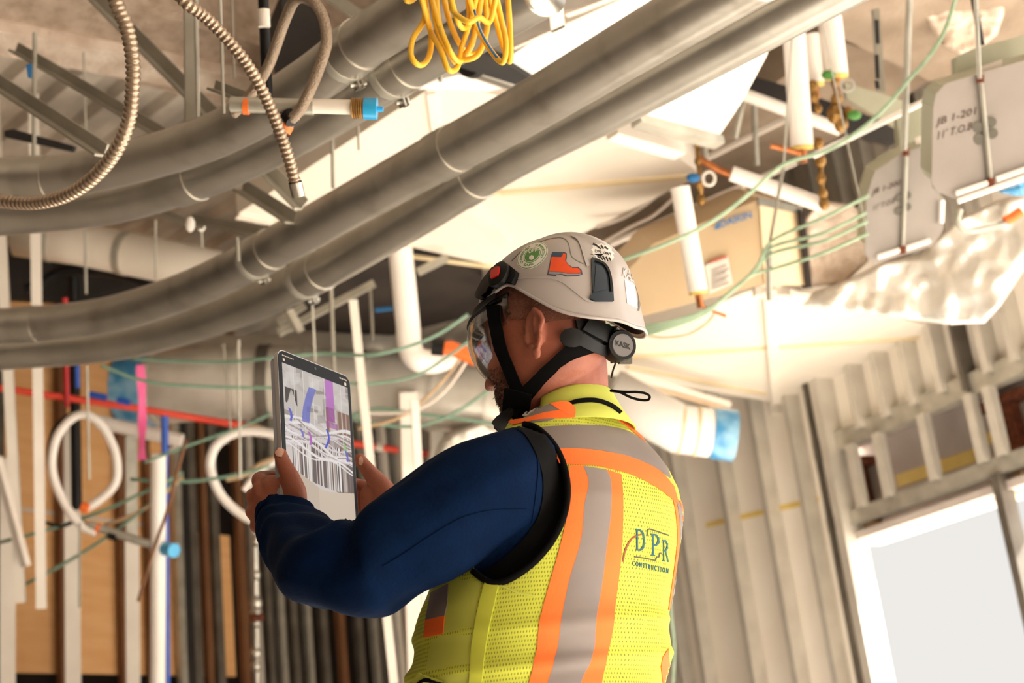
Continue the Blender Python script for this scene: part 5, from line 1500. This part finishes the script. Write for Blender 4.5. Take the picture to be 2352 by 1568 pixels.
# far stripe set wrapping over the right shoulder blade
band2('orange_stripe', [(1536, 1120), (1549, 1180), (1552, 1240), (1546, 1300), (1536, 1370), (1532, 1400)],
      [(1543, 1130), (1555, 1180), (1558, 1240), (1551, 1300), (1540, 1370), (1535, 1400)], VB, O1, TH, 'orange_tape', vest, 3, 6)
band2('reflective_stripe', [(1547, 1140), (1556, 1180), (1559, 1240), (1552, 1300), (1541, 1370), (1536, 1400)],
      [(1556, 1150), (1566, 1185), (1568, 1230), (1561, 1290), (1547, 1360), (1540, 1395)], VB, O1, TH, 'silver_tape', vest, 3, 6)
band2('orange_stripe', [(1558, 1150), (1565, 1185), (1567, 1215)], [(1572, 1160), (1576, 1190), (1574, 1215)], VB, O1, TH, 'orange_tape', vest, 3, 6)
decal('orange_stripe', [(1532, 1490), (1520, 1505), (1515, 1530), (1519, 1568), (1530, 1600), (1536, 1560), (1535, 1520)], VB, O1, TH, 'orange_tape', vest)
# shoulder strap over the front
decal('reflective_band', [(1208, 962), (1232, 944), (1262, 930), (1298, 954), (1262, 968), (1225, 972)], VB, O1, TH, 'silver_tape', vest)
decal('orange_band', [(1262, 930), (1290, 924), (1306, 926), (1332, 950), (1310, 958), (1298, 954)], VB, O1 + .0008, TH, 'orange_tape', vest)
# front lower: pocket stripe
band2('reflective_stripe', [(992, 1362), (986, 1395), (980, 1424)], [(1032, 1342), (1030, 1385), (1024, 1414)], VB, O1, TH, 'silver_tape', vest, 6, 5)
band2('orange_stripe', [(980, 1424), (978, 1445), (976, 1464)], [(1024, 1414), (1022, 1435), (1020, 1456)], VB, O1, TH, 'orange_tape', vest, 6, 5)
band2('front_panel', [(1022, 1330), (1008, 1400), (990, 1480), (975, 1568), (970, 1620)], [(1108, 1335), (1096, 1400), (1084, 1480), (1080, 1568), (1076, 1620)], VB, .0006, TH, 'vest_plain', vest, 10, 8)
band2('side_placket', [(1116, 1338), (1100, 1400), (1086, 1480), (1080, 1568), (1078, 1620)], [(1146, 1346), (1132, 1410), (1118, 1480), (1108, 1568), (1106, 1620)], VB, .002, .0025, 'vest_mesh', vest, 5, 8)
ribbon('pocket_seam', [(1116, 1340, 4), (1150, 1346, 4), (1190, 1362, 4), (1230, 1370, 4)], VB, .0012, .0022, 'vest_plain', vest, 2, 6)
decal('pocket_flap', [(960, 1556), (972, 1548), (1006, 1556), (1030, 1568), (1030, 1590), (955, 1590)], VB, .003, .006, 'vest_plain', vest)
ribbon('pocket_binding', [(966, 1572, 7), (985, 1556, 7), (1004, 1560, 7), (1030, 1570, 7)], VB, .009, .003, 'black_fabric', vest, 2, 6)
# collar
def collar_ring(row, xl, xr, n=72, k=.86):
    c = PY((xl + xr) / 2, row, 2.262); w = (xr - xl) / 2 * mpx(c)
    A_ = w / math.sqrt(SH.x ** 2 + (FD.x * k) ** 2)
    return [c + SH * (A_ * math.cos(2 * math.pi * i / n)) + FD * (A_ * k * math.sin(2 * math.pi * i / n)) for i in range(n)]
def tilt(ring, k):
    c = sum(ring, Vector()) / len(ring)
    return [p - Z * (k * (p - c).dot(FD) / .08) for p in ring]
cr = [tilt(collar_ring(r_, a_, b_), k_) for r_, a_, b_, k_ in ((998, 1168, 1462, .0), (984, 1184, 1446, .008), (968, 1192, 1432, .014), (954, 1196, 1421, .02), (941, 1199, 1414, .023), (937, 1202, 1411, .024), (940, 1204, 1409, .024))]
n = 72
def cut(i):                                     # open at the front
    a = 360 * i / n
    return 45 < a < 190
cv = [v for r_ in cr for v in r_]
cf = [(j * n + i, j * n + (i + 1) % n, (j + 1) * n + (i + 1) % n, (j + 1) * n + i) for j in range(len(cr) - 1) for i in range(n) if not cut(i)]
col_ = finish('collar', cv, cf, 'vest_plain', vest, smooth='all')
sol = col_.modifiers.new('thickness', 'SOLIDIFY'); sol.thickness = 0.003; sol.offset = 0
CB = bvh_of(cv, cf)
ribbon('collar_piping', [(1302, 930, 7), (1330, 923, 9), (1360, 921, 9), (1385, 926, 8), (1408, 937, 8), (1424, 950, 6)], CB, .002, .002, 'black_fabric', vest, 3, 8)
decal('patterned_neckline', [(1206, 960), (1236, 930), (1256, 922), (1262, 930), (1236, 944), (1214, 962)], BB, .004, .003, 'white_cloth', shirt)
# logo on the back
LOFF = O1 + .0002
def lt(txt, o, ux, uy, m='teal_ink', bold=.012): text_px('logo_text', txt, o, ux, uy, VB, LOFF, .0006, m, vest, bold)
def serif(ch, o, w, h, skx=.10, sl=.10):
    """letter of serif strokes, drawn from polygons in a 0..1 box"""
    S = {'D': [[(0, 0), (.38, 0), (.38, .05), (.28, .07), (.28, .93), (.38, .95), (.38, 1), (0, 1), (0, .95), (.12, .93), (.12, .07), (0, .05)],
               [(.28, .93), (.5, .90), (.7, .78), (.8, .5), (.7, .2), (.5, .09), (.28, .07), (.28, 0), (.55, .0), (.85, .14), (.98, .5), (.85, .86), (.55, 1), (.28, 1)]],
         'P': [[(0, 0), (.45, 0), (.45, .05), (.32, .07), (.32, .93), (.15, .93), (.15, .07), (0, .05)], [(0, .95), (.15, .93), (.32, .93), (.55, .92), (.7, .8), (.7, .68), (.55, .54), (.32, .52), (.32, .45), (.6, .46), (.9, .6), (.9, .85), (.6, 1), (0, 1)]],
         'R': [[(0, 0), (.42, 0), (.42, .05), (.30, .07), (.30, .93), (.14, .93), (.14, .07), (0, .05)], [(0, .95), (.14, .93), (.3, .93), (.52, .92), (.66, .8), (.66, .7), (.5, .56), (.3, .54), (.3, .47), (.58, .48), (.84, .62), (.84, .85), (.58, 1), (0, 1)],
               [(.42, .5), (.58, .5), (.92, .05), (1.0, .03), (1.0, 0), (.78, 0)]]}[ch]
    for poly in S:
        decal('logo_letter', [(o[0] + x * w - (y * skx) * w * .2, o[1] + x * w * sl - y * h) for x, y in poly], VB, LOFF, .0006, 'teal_ink', vest, 5)
serif('D', (1456, 1264), 24, 50); serif('P', (1492, 1276), 22, 51); serif('R', (1518, 1289), 16, 50)
ribbon('logo_line', [(1484, 1231, 3), (1486, 1216, 3), (1500, 1218, 3), (1533, 1229, 3)], VB, LOFF, .0005, 'dark_ink', vest, 1, 6)
ribbon('logo_line', [(1454, 1278, 3), (1480, 1282, 3), (1503, 1287, 3)], VB, LOFF, .0005, 'dark_ink', vest, 1, 6)
for s_ in ([(1503, 1287), (1505, 1279)], [(1505, 1279), (1511, 1279)], [(1511, 1279), (1512, 1270)], [(1512, 1270), (1517, 1270)]):
    ribbon('logo_line', [(a, b, 2.5) for a, b in s_], VB, LOFF, .0005, 'dark_ink', vest, 1, 4)
ribbon('logo_line', [(1428, 1290, 4), (1434, 1262, 4), (1446, 1240, 4), (1460, 1230, 4), (1471, 1228, 3)], VB, LOFF, .0005, 'brown_ink', vest, 2, 8)
lt('C O N S T R U C T I O N', (1450, 1298), (82, 18), (0.5, -11), 'teal_ink', .02)

# lanyard loop at the back of the neck
lp = [(1402, 897, 2.20), (1420, 899, 2.19), (1440, 900, 2.185), (1462, 900, 2.185), (1482, 903, 2.19), (1492, 910, 2.195), (1488, 918, 2.20), (1470, 918, 2.20), (1448, 912, 2.195), (1425, 901, 2.19), (1404, 896, 2.20)]
e = MB(); e.tube([PY(*a) for a in spline(lp, 6)], .0021, 8); e.build('strap_loop', 'black_fabric', person, smooth='all')

# =================================================================== HELMET
KC = PY(1284, 722, 2.245)
kf = Vector((-0.80, 0.60, -0.03)).normalized()
kl = Vector((-0.60, -0.80, 0)).normalized()
ku = kf.cross(kl); ku = ku if ku.z > 0 else -ku
KA, KB, KCZ = .150, .122, .130
RIM = [(0, .012), (30, .012), (55, .022), (75, .030), (88, .028), (104, -.006), (120, -.040), (135, -.057), (150, -.064), (165, -.067), (180, -.072)]
def rim(phi):
    a = abs((phi + 180) % 360 - 180)
    t = spline_eval(RIM, a); return t
_RS = spline([(-30, .012)] + RIM + [(195, -.067)], 12)
def spline_eval(tab, a):
    for p0, p1 in zip(_RS, _RS[1:]):
        if p0[0] <= a <= p1[0]:
            f = (a - p0[0]) / max(1e-6, p1[0] - p0[0])
            return p0[1] + (p1[1] - p0[1]) * f
    return tab[-1][1]
def kpt(phi, z, off=0.0):
    """shell surface at azimuth phi (0 front, 90 his left), height z"""
    c, s_ = math.cos(R(phi)), math.sin(R(phi))
    zz = max(z, 0) / KCZ
    rr = (1 - min(zz, 1) ** 2.15) ** (1 / 2.15)
    flare = 0.0 if z > .03 else (.03 - z) * .05
    a = KA + (-.004 if c > 0 else -.012)
    x = c * (a * rr + flare); y = s_ * (KB * rr + flare)
    # raised centre rib and side shoulder step
    h = .006 * math.exp(-(y / .030) ** 6) * (1 if zz > .25 else max(0, zz / .25))
    rad = Vector((x, y, z * .9)); 
    nrm = Vector((x / (a * a), y / (KB * KB), z / (KCZ * KCZ)))
    nrm = nrm.normalized() if nrm.length > 0 else Vector((0, 0, 1))
    q = Vector((x, y, z)) + nrm * (h + off)
    return KC + kf * q.x + kl * q.y + ku * q.z
NP, NT = 144, 46
def shell(off, zshift=0.0):
    vs = []
    for j in range(NT + 1):
        t = j / NT
        for i in range(NP):
            phi = 360 * i / NP
            z0 = rim(phi) + zshift
            th = t * math.pi / 2
            z = z0 + (KCZ - z0) * math.sin(th) if True else 0
            # distribute
            vs.append(kpt(phi, min(z, KCZ * .99999), off))
    fs = [(j * NP + i, j * NP + (i + 1) % NP, (j + 1) * NP + (i + 1) % NP, (j + 1) * NP + i) for j in range(NT) for i in range(NP)]
    return vs, fs
ov, of_ = shell(0)
iv, if_ = shell(-.004)
n0 = len(ov)
hv = ov + iv
hfc = of_ + [tuple(reversed([k + n0 for k in f])) for f in if_] + [(i, (i + 1) % NP, n0 + (i + 1) % NP, n0 + i) for i in range(NP)]
helmet = finish('helmet', hv, hfc, 'helmet', person, smooth='all')
KBV = bvh_of(ov, of_)
# dark liner
lv, lf = shell(-.0055, .004)
liner = finish('liner', lv, lf, 'black', helmet, smooth='all')
# padded inner band around the brow
ib = []
for z_, g_ in ((.055, .0), (.012, .0), (.004, -.003), (.004, -.008), (.055, -.008)):
    ib.append([KC + kf * ((KA - .022 + g_) * math.cos(2 * math.pi * i / 60) - .004) + kl * ((KB - .022 + g_) * math.sin(2 * math.pi * i / 60)) + ku * z_ for i in range(60)])
e = MB(); e.rings(ib, cap=False); e.build('inner_padding', 'black_fabric', helmet, smooth='all')
# rolled rim edge
e = MB(); e.tube([kpt(360 * i / 120, rim(360 * i / 120), -.001) for i in range(121)], .0028, 8, caps=False)
e.build('rim', 'helmet', helmet, smooth='all')
# moulded lines on the shell
ribbon('moulded_ridge', [(1188, 639, 4), (1225, 636, 5), (1262, 638, 5), (1290, 646, 5), (1320, 668, 5), (1345, 688, 5), (1362, 694, 3)], KBV, -.001, .003, 'helmet', helmet, 4, 8)
ribbon('panel_seam', [(1175, 600, 1.6), (1205, 572, 1.6), (1250, 552, 1.6), (1288, 546, 1.6), (1305, 558, 1.6), (1314, 590, 1.6), (1340, 606, 1.6)], KBV, .0001, .0005, 'steel_dark', helmet, 1, 8)
ribbon('moulded_ridge', [(1312, 541, 6), (1328, 550, 7), (1338, 570, 8), (1344, 592, 8), (1350, 612, 6)], KBV, -.001, .0035, 'helmet', helmet, 4, 8)
ribbon('rear_slot', [(1462, 640, 3), (1466, 665, 5), (1468, 690, 5), (1466, 714, 3)], KBV, .0001, .0008, 'steel_dark', helmet, 2, 8)
decal('rear_sticker', [(1434, 642), (1456, 652), (1464, 708), (1440, 697)], KBV, .0002, .0006, 'sticker_white', helmet)
text_px('embossed_text', 'KASK', (1428, 634), (34, 18), (3, -20), KBV, .0003, .0012, 'helmet_mark', helmet, .0)
# vent
vent = decal('vent', [(1358, 594), (1372, 598), (1398, 622), (1405, 660), (1407, 693), (1366, 693), (1354, 688), (1354, 681), (1360, 676), (1358, 620)], KBV, .0005, .004, 'blue_black', helmet)
decal('vent_slide', [(1366, 612), (1380, 616), (1390, 640), (1392, 668), (1362, 674), (1364, 640)], KBV, .0046, .0012, 'blue_black', vent)
ribbon('vent_rib', [(1364, 602, 5), (1384, 612, 5), (1396, 634, 5), (1400, 672, 5)], KBV, .0046, .003, 'black', vent, 3, 6)
# stickers
def ell(cx, cy, rx, ry, n=40, rot=0.0):
    return [(cx + rx * math.cos(t) * math.cos(rot) - ry * math.sin(t) * math.sin(rot), cy + rx * math.cos(t) * math.sin(rot) + ry * math.sin(t) * math.cos(rot)) for t in [2 * math.pi * i / n for i in range(n)]]
SR = -0.62
stk = decal('round_sticker', ell(1223, 587, 39.5, 26, rot=SR), KBV, .0002, .0004, 'sticker_white', helmet, label='round green and white safety sticker')
for (a_, b_, mm, o_) in ((38, 24.6, 'sticker_green', .0007), (36.6, 23.4, 'sticker_white', .0009), (21.5, 14.5, 'sticker_green', .0011), (19.8, 13.2, 'sticker_white', .0013), (18.6, 12.2, 'sticker_green', .0015)):
    decal('sticker_ring', ell(1223, 587, a_, b_, rot=SR), KBV, o_, .0002, mm, stk, 6)
decal('sticker_hexagon', ell(1222, 593, 6.5, 5.5, 6, rot=SR), KBV, .0018, .0002, 'sticker_white', stk, 6)
text_px('sticker_text', 'DPR', (1216, 583), (20, -5), (-1, -7), KBV, .0018, .0002, 'sticker_white', stk, .01)
def arc_text(txt, a0, a1, inward=True):
    vs, fs, w = text2d(txt, .02)
    v2 = []
    for x, y in vs:
        t = R(a0 + (a1 - a0) * x / w)
        rr = 1.0 if inward else -1.0
        s0 = .70 + .17 * (y / .7) if inward else .87 - .17 * (y / .7)
        ex, ey = 36.6 * s0 * math.cos(t), 23.6 * s0 * math.sin(t)
        # unrotated angles measured on screen, then rotate by SR
        v2.append((1223 + ex * math.cos(SR) - ey * math.sin(SR), 587 + ex * math.sin(SR) + ey * math.cos(SR)))
    a, b = sheet(v2, fs, KBV, .0012, .0002)
    finish('sticker_text', a, b, 'sticker_green', stk, smooth=False)
arc_text('CONNECTED', -185, -75); arc_text('SUPPORTED', -50, 62); arc_text('SAFE', 160, 108, False)
# boot sticker
bt = [(1267, 583), (1270, 579), (1296, 579), (1302, 582), (1302, 592), (1300, 600), (1306, 608), (1314, 613), (1328, 613), (1336, 620), (1338, 630), (1328, 634), (1300, 635), (1290, 631), (1280, 631), (1276, 634), (1257, 631)]
bs = decal('boot_sticker', bt, KBV, .0002, .0004, 'boot_edge', helmet, label='orange work boot sticker')
def shrink(p, f, c=(1294, 609)): return [(c[0] + (x - c[0]) * f, c[1] + (y - c[1]) * f) for x, y in p]
decal('boot_upper', [(1268, 586), (1291, 590), (1294, 582), (1300, 583), (1298, 599), (1306, 610), (1315, 616), (1327, 616), (1333, 622), (1333, 628), (1305, 628), (1290, 625), (1262, 623)], KBV, .0007, .0002, 'boot_orange', bs, 6)
decal('boot_cuff', [(1268, 581), (1290, 582), (1289, 591), (1267, 590)], KBV, .0010, .0002, 'boot_navy', bs, 6)
decal('boot_sole', [(1261, 624), (1290, 626), (1305, 629), (1334, 629), (1332, 632), (1302, 633), (1290, 629), (1279, 629), (1275, 631), (1260, 629)], KBV, .0008, .0002, 'boot_grey', bs, 6)
# white burst sticker
star = []
rr_ = random.Random(2)
for i in range(26):
    t = 2 * math.pi * i / 26
    k = 1.0 if i % 2 else .86
    star.append((1384 + 27 * k * math.cos(t), 580 + 21 * k * math.sin(t) + .25 * 27 * k * math.cos(t)))
ws = decal('burst_sticker', star, KBV, .0002, .0004, 'sticker_white', helmet, label='white sticker with black burst drawing')
for a_, b_ in (((1362, 560), (1372, 566)), ((1368, 563), (1380, 572)), ((1380, 564), (1386, 572)), ((1388, 567), (1396, 573)), ((1372, 588), (1378, 594)), ((1378, 588), (1384, 598)), ((1384, 588), (1390, 599)), ((1392, 590), (1396, 600)), ((1398, 592), (1403, 599))):
    ribbon('sticker_ray', [(a_[0], a_[1], 4), (b_[0], b_[1], 2.5)], KBV, .0008, .0002, 'sticker_black', ws, 1, 3)
text_px('sticker_text', 'DPR', (1366, 580), (16, 4), (.5, -7), KBV, .0008, .0002, 'sticker_black', ws, .0)
text_px('sticker_text', 'CRAFT', (1386, 583), (17, 4), (.5, -5), KBV, .0008, .0002, 'sticker_black', ws, .03)
# visor pivot arm
pv = decal('visor_pivot', [(1140, 622), (1160, 612), (1178, 616), (1193, 628), (1192, 638), (1184, 655), (1172, 672), (1150, 700), (1140, 735), (1122, 705), (1112, 690), (1100, 685), (1118, 650)], KBV, .0005, .010, 'black', helmet, 8)
pc, pn = cast(KBV, 1158, 638)
e = MB(); e.tube([pc + pn * .008, pc + pn * .016, pc + pn * .019], [.0225, .0225, .018], 28); e.build('pivot_knob', 'black', pv, smooth=True)
pc2 = pc + pn * .019
ux_ = (RT - pn * RT.dot(pn)).normalized(); uy_ = pn.cross(ux_)
e = MB(); e.prism([pc2 + ux_ * x * .0095 + uy_ * y * .0100 for x, y in ((-1, -.8), (.6, -1), (1, -.3), (1, .6), (.5, .9), (-.9, .9), (-1.1, 0))], pn * .003); e.build('red_button', 'tag_red', pv, smooth=False)
# brim at the front
bf_v = []
bfs_ = []
for j in range(4):
    for i in range(31):
        phi = -75 + 150 * i / 30
        base = kpt(phi, .016 + .010 * (j in (2, 3)), .001 + .013 * math.cos(R(phi)) ** 2 * (j in (1, 2)))
        bf_v.append(base)
for j in range(4):
    for i in range(30):
        bfs_.append((j * 31 + i, j * 31 + i + 1, ((j + 1) % 4) * 31 + i + 1, ((j + 1) % 4) * 31 + i))
finish('visor_carrier', bf_v, bfs_ + [(0, 31, 62, 93), (30, 61, 92, 123)], 'black', helmet, smooth=True)
# clear visor: wraps the front of the face, leaning in towards the bottom
gv = []; gf = []
GN, GM = 40, 18
def vis(phi, t):
    drop = (.118 - .055 * (abs(phi) / 84) ** 2.2) * t
    c, s_ = math.cos(R(phi)), math.sin(R(phi))
    bulge = .028 + .010 * math.sin(math.pi * min(1, t * 1.1)) - .036 * t * t
    x = c * (KA + bulge - .004); y = s_ * (KB - .022 + bulge * .4)
    return KC + kf * x + kl * y + ku * (.018 - drop)
for j in range(GM + 1):
    for i in range(GN + 1):
        gv.append(vis(-84 + 168 * i / GN, j / GM))
for j in range(GM):
    for i in range(GN):
        a = j * (GN + 1) + i
        gf.append((a, a + 1, a + GN + 2, a + GN + 1))
vo = finish('visor', gv, gf, 'visor', helmet, smooth='all', label='clear curved face shield')
sol = vo.modifiers.new('thickness', 'SOLIDIFY'); sol.thickness = .0022; sol.offset = 0
edge = [vis(-84 + 168 * i / GN, 1) for i in range(GN + 1)]
e = MB(); e.tube(edge, .0012, 6); e.build('visor_edge', 'steel_dark', vo, smooth='all')
e = MB(); e.tube([vis(-84 + 168 * i / GN, 0.0) for i in range(GN + 1)], .0035, 8); e.build('visor_frame', 'black', vo, smooth='all')
# straps: flat webbing (px, py, width px), lying on the head
def strap(name, pts, off=.004, th=.0022, m='black_fabric', parent=helmet, bv=BB):
    return ribbon(name, pts, bv, off, th, m, parent, 4, 10)
strap('chin_strap', [(1142, 705, 30), (1146, 745, 27), (1158, 800, 26), (1176, 848, 25), (1196, 900, 27)], .007)
strap('chin_strap', [(1352, 790, 40), (1312, 806, 32), (1276, 834, 26), (1240, 870, 26), (1212, 902, 30)], .007)
strap('strap_end', [(1200, 895, 52), (1196, 915, 50), (1190, 940, 44), (1180, 962, 36)], .011, .006)
strap('strap_buckle', [(1196, 938, 34), (1180, 955, 40), (1170, 972, 30)], .018, .006, 'black')
strap('strap_label', [(1188, 944, 4), (1192, 950, 5), (1186, 962, 4)], .025, .001, 'vest_plain')
# head band and occipital support
decal('head_band_shell', [(1318, 738), (1350, 742), (1400, 748), (1446, 758), (1464, 790), (1450, 822), (1420, 832), (1396, 824), (1350, 806), (1326, 776)], BB, .006, .004, 'black', helmet)
sup = ribbon('head_band', [(1335, 748, 30), (1360, 762, 34), (1385, 774, 36), (1410, 786, 44), (1436, 796, 46)], BB, .012, .006, 'black', helmet, 6, 8)
decal('head_band_pad', ell(1308, 778, 22, 20), BB, .010, .008, 'black', helmet)
ribbon('head_band', [(1325, 780, 26), (1360, 800, 22), (1395, 806, 22), (1420, 815, 18)], BB, .010, .005, 'black', helmet, 5, 8)
ribbon('adjuster_rail', [(1385, 758, 4), (1400, 764, 4), (1412, 768, 4)], BB, .020, .003, 'alu', helmet, 2, 5)
ribbon('adjuster_rail', [(1380, 776, 4), (1396, 784, 4), (1408, 788, 4)], BB, .020, .003, 'alu', helmet, 2, 5)
ribbon('chrome_clip', [(1394, 742, 6), (1388, 762, 7), (1378, 786, 5)], BB, .019, .004, 'alu', helmet, 2, 5)
dc = PY(1430, 792, 2.185); dn = (CAM - dc).normalized() * .86 - kf * .50 + Vector((.12, 0, 0)); dn.normalize()
e = MB(); e.tube([dc - dn * .028, dc - dn * .004, dc], [.026, .026, .024], 32); dial = e.build('adjuster_dial', 'black', helmet, smooth=True)
e = MB(); e.tube([dc - dn * .001, dc + dn * .0016], [.0195, .0180], 32); e.build('dial_cap', 'dial', dial, smooth=True)
ux_ = (RT - dn * RT.dot(dn)).normalized(); uy_ = dn.cross(ux_); uy_ = uy_ if uy_.z > 0 else -uy_
vs, fs, w = text2d('KASK', .02)
tv = [dc + dn * .0019 + ux_ * ((x / w - .5) * .026) + uy_ * ((y / .7 - .5) * .0085) - uy_ * (x / w - .5) * .006 for x, y in vs]
e = MB(); nvv = len(tv); e.add(tv + [v + dn * .0004 for v in tv], [tuple(f) for f in fs] + [tuple(k + nvv for k in f) for f in fs]); e.build('dial_text', 'sticker_black', dial, smooth=False)
e = MB(); bk = dc - dn * .02
e.box(dc + RT * .010 - dn * .014 - UP * .012, RT * .010, UP * .017, dn * .004); e.build('support_cradle', 'steel_dark', helmet, smooth=False)
e = MB(); e.tube([PY(*a) for a in spline([(1410, 802, 2.2), (1414, 830, 2.2), (1408, 850, 2.21), (1404, 868, 2.22)], 6)], .0016, 6); e.build('strap_cord', 'black', helmet, smooth='all')

# =================================================================== TABLET
tb = empty('tablet', TP(.5, 1, 0), 'silver tablet held up in both hands showing a coloured building view', 'tablet')
def rrect(w, h, r_, n=8):
    o = []
    for cx, cy, a0 in ((w - r_, r_, -90), (w - r_, h - r_, 0), (r_, h - r_, 90), (r_, r_, 180)):
        for i in range(n + 1):
            a = R(a0 + 90 * i / n); o.append((cx + r_ * math.cos(a), cy + r_ * math.sin(a)))
    return o
def TM(x, y, w=0.0): return TL + tx * x + tdn * y + tn * w
e = MB(); e.prism([TM(x, y, -.0005) for x, y in rrect(TWID, THGT, .017)], -tn * .0080); e.build('casing', 'alu', tb, smooth=True)
e = MB(); e.prism([TM(x + .001, y + .012, -.0088) for x, y in rrect(TWID - .002, THGT - .014, .012)], -tn * .008); e.build('back_cover', 'case_grey', tb, smooth=True)
e = MB(); e.prism([TM(x + .0012, y + .0012, -.0006) for x, y in rrect(TWID - .0024, THGT - .0024, .016)], tn * .0008); e.build('bezel', 'bezel', tb, smooth=False)
SX0, SX1, SY0, SY1 = .0105, TWID - .0105, .0235, THGT - .010
# picture on the screen, painted per vertex
NXs, NYs = 150, 220
sv = [TM(SX0 + (SX1 - SX0) * i / NXs, SY0 + (SY1 - SY0) * j / NYs, .0005) for j in range(NYs + 1) for i in range(NXs + 1)]
sf = [(j * (NXs + 1) + i, j * (NXs + 1) + i + 1, (j + 1) * (NXs + 1) + i + 1, (j + 1) * (NXs + 1) + i) for j in range(NYs) for i in range(NXs)]
scr = finish('screen', sv, sf, 'bezel', tb, smooth=False)
ca = scr.data.color_attributes.new('pix', 'FLOAT_COLOR', 'POINT')
rs = random.Random(11)
studs = [(rs.uniform(.08, .97), rs.uniform(.004, .016), rs.choice(['e8ddd6', 'd8cdc6', 'c8b9ae', 'f4ece6', 'efe6de', '6e5a56', '4a3c3a', '5a4a48', '8c7a74', 'b5a49a'])) for _ in range(95)]
blobs = [(rs.uniform(0, 1), rs.uniform(0, .48), rs.uniform(.03, .12), rs.uniform(.008, .05), rs.uniform(-.8, .8), rs.choice(['b9b0aa', 'd8d0c9', '9a908a', 'ece5de', 'c8beb6', '7a6e68', 'e2dad3'])) for _ in range(70)]
wires = [(rs.uniform(.36, .60), rs.uniform(-.10, .14), rs.uniform(.002, .006), rs.choice(['efe6e2', 'cbbcb8', 'e0d4d6', 'f5eeea', 'a89894'])) for _ in range(24)]
def hx(c): return [int(c[k:k + 2], 16) / 255 for k in (0, 2, 4)]
for j in range(NYs + 1):
    for i in range(NXs + 1):
        u, v = i / NXs, j / NYs
        c = hx('cdc4bb') if v < .36 else hx('d8cfc8')
        for (bx, by, bw, bh, sl, cc) in blobs:
            dx = (u - bx); dy = (v - by) - sl * dx * .4
            if abs(dx) < bw and abs(dy) < bh:
                h_ = hx(cc); c = [a * .45 + b * .55 for a, b in zip(c, h_)]
        if u > .62 and .20 < v < .47 and not .68 < u < .80:
            c = hx('8a6656') if int(u * 60) % 4 else hx('b59a88')
        if .02 < u < .20 and .16 < v < .22 + .05 * math.sin(u * 40): c = hx('4a403c')
        if .47 < v < .80 - .06 * (1 - u):
            c = hx('6b5c58') if u > .12 else hx('d9cec6')
            for sx_, sw, cc in studs:
                if abs(u - sx_) < sw / 2 * 1.6 and v < .80 - .10 * abs(u - .55): c = hx(cc)
        if v >= .68 + .12 * min(1, u / .5) - (.10 * max(0, u - .6)):
            c = [a * (1 - .08 * (v - .8)) for a in hx('d6c4ae')]
            if u < .45: c = hx('cdbaa6')
        for wy, wsl, ww, cc in wires:
            if abs(v - (wy + wsl * (u - .5) + .02 * math.sin(u * 9 + wy * 40))) < ww * 1.3: c = hx(cc)
        # hangers
        for hxp in (.30, .44, .16, .62, .88):
            if abs(u - hxp) < .004 and v < .5: c = hx('efe8e0')
        # coloured overlays
        cxl = .42 - .25 * (v - .05) ** 1 * 0
        if .10 < v < .36:
            mid = .40 - .17 * math.sqrt(max(0, 1 - ((.36 - v) / .26 - .0) ** 2)) * .9 + .10 * (v < .14)
            if abs(u - (.44 - .13 * math.sin((v - .10) / .26 * 1.5))) < .055: c = [a * .25 + b * .75 for a, b in zip(c, hx('5d62c4'))]
        if .0 <= v < .30 and abs(u - .70) < .065: c = [a * .15 + b * .85 for a, b in zip(c, hx('c06ac6' if v < .20 else 'a04a96'))]
        if .30 < v < .345 and abs(u - .71) < .09: c = [a * .4 + b * .6 for a, b in zip(c, hx('a04a9a'))]
        for ox, oy0, oy1, cc in ((.07, .30, .39, '5a60d0'), (.62, .36, .50, '4650cc'), (.345, .42, .51, 'b864c0'), (.23, .42, .47, '7a78c8'), (.88, .42, .49, '8cc870'), (.90, .47, .55, '6a64c8')):
            if oy0 < v < oy1 and abs(u - ox - .03 * math.sin((v - oy0) * 30)) < .016: c = hx(cc)
        if v > .965 and .1 < u < .2: c = hx('2a2422')
        ca.data[j * (NXs + 1) + i].color = lin(tuple(max(0, min(1, x)) for x in c))
ms = bpy.data.materials.new('tablet_picture'); ms.use_nodes = True
nt = ms.node_tree; b_ = nt.nodes['Principled BSDF']
at = nt.nodes.new('ShaderNodeAttribute'); at.attribute_name = 'pix'
nt.links.new(at.outputs['Color'], b_.inputs['Emission Color']); b_.inputs['Emission Strength'].default_value = .44
b_.inputs['Base Color'].default_value = (.01, .01, .01, 1); b_.inputs['Roughness'].default_value = .3; b_.inputs['Specular IOR Level'].default_value = .08
scr.data.materials.clear(); scr.data.materials.append(ms)
def tsmall(name, x0, y0, x1, y1, m):
    e = MB(); e.prism([TM(x0, y0, .0003), TM(x1, y0, .0003), TM(x1, y1, .0003), TM(x0, y1, .0003)], tn * .0003); e.build(name, m, tb, smooth=False)
for k in range(8): tsmall('status_mark', .012 + k * .0042, .0085, .0145 + k * .0042, .0105, 'paper')
tsmall('menu_mark', .0135, .0150, .0185, .0195, 'paper')
for k in range(4): tsmall('status_mark', TWID - .034 + k * .006, .0085, TWID - .030 + k * .006, .0110, 'paper')
tsmall('menu_mark', TWID - .020, .0150, TWID - .014, .0205, 'paper')
e = MB(); e.tube([TM(TWID * .5, .010, .0003), TM(TWID * .5, .010, .0006)], .003, 14); e.build('camera_lens', 'blue_black', tb)
e = MB(); e.box(TM(.0, .06, -.0035), tn * .0015, tdn * .012, tx * .0006); e.build('side_button', 'alu', tb, smooth=False)
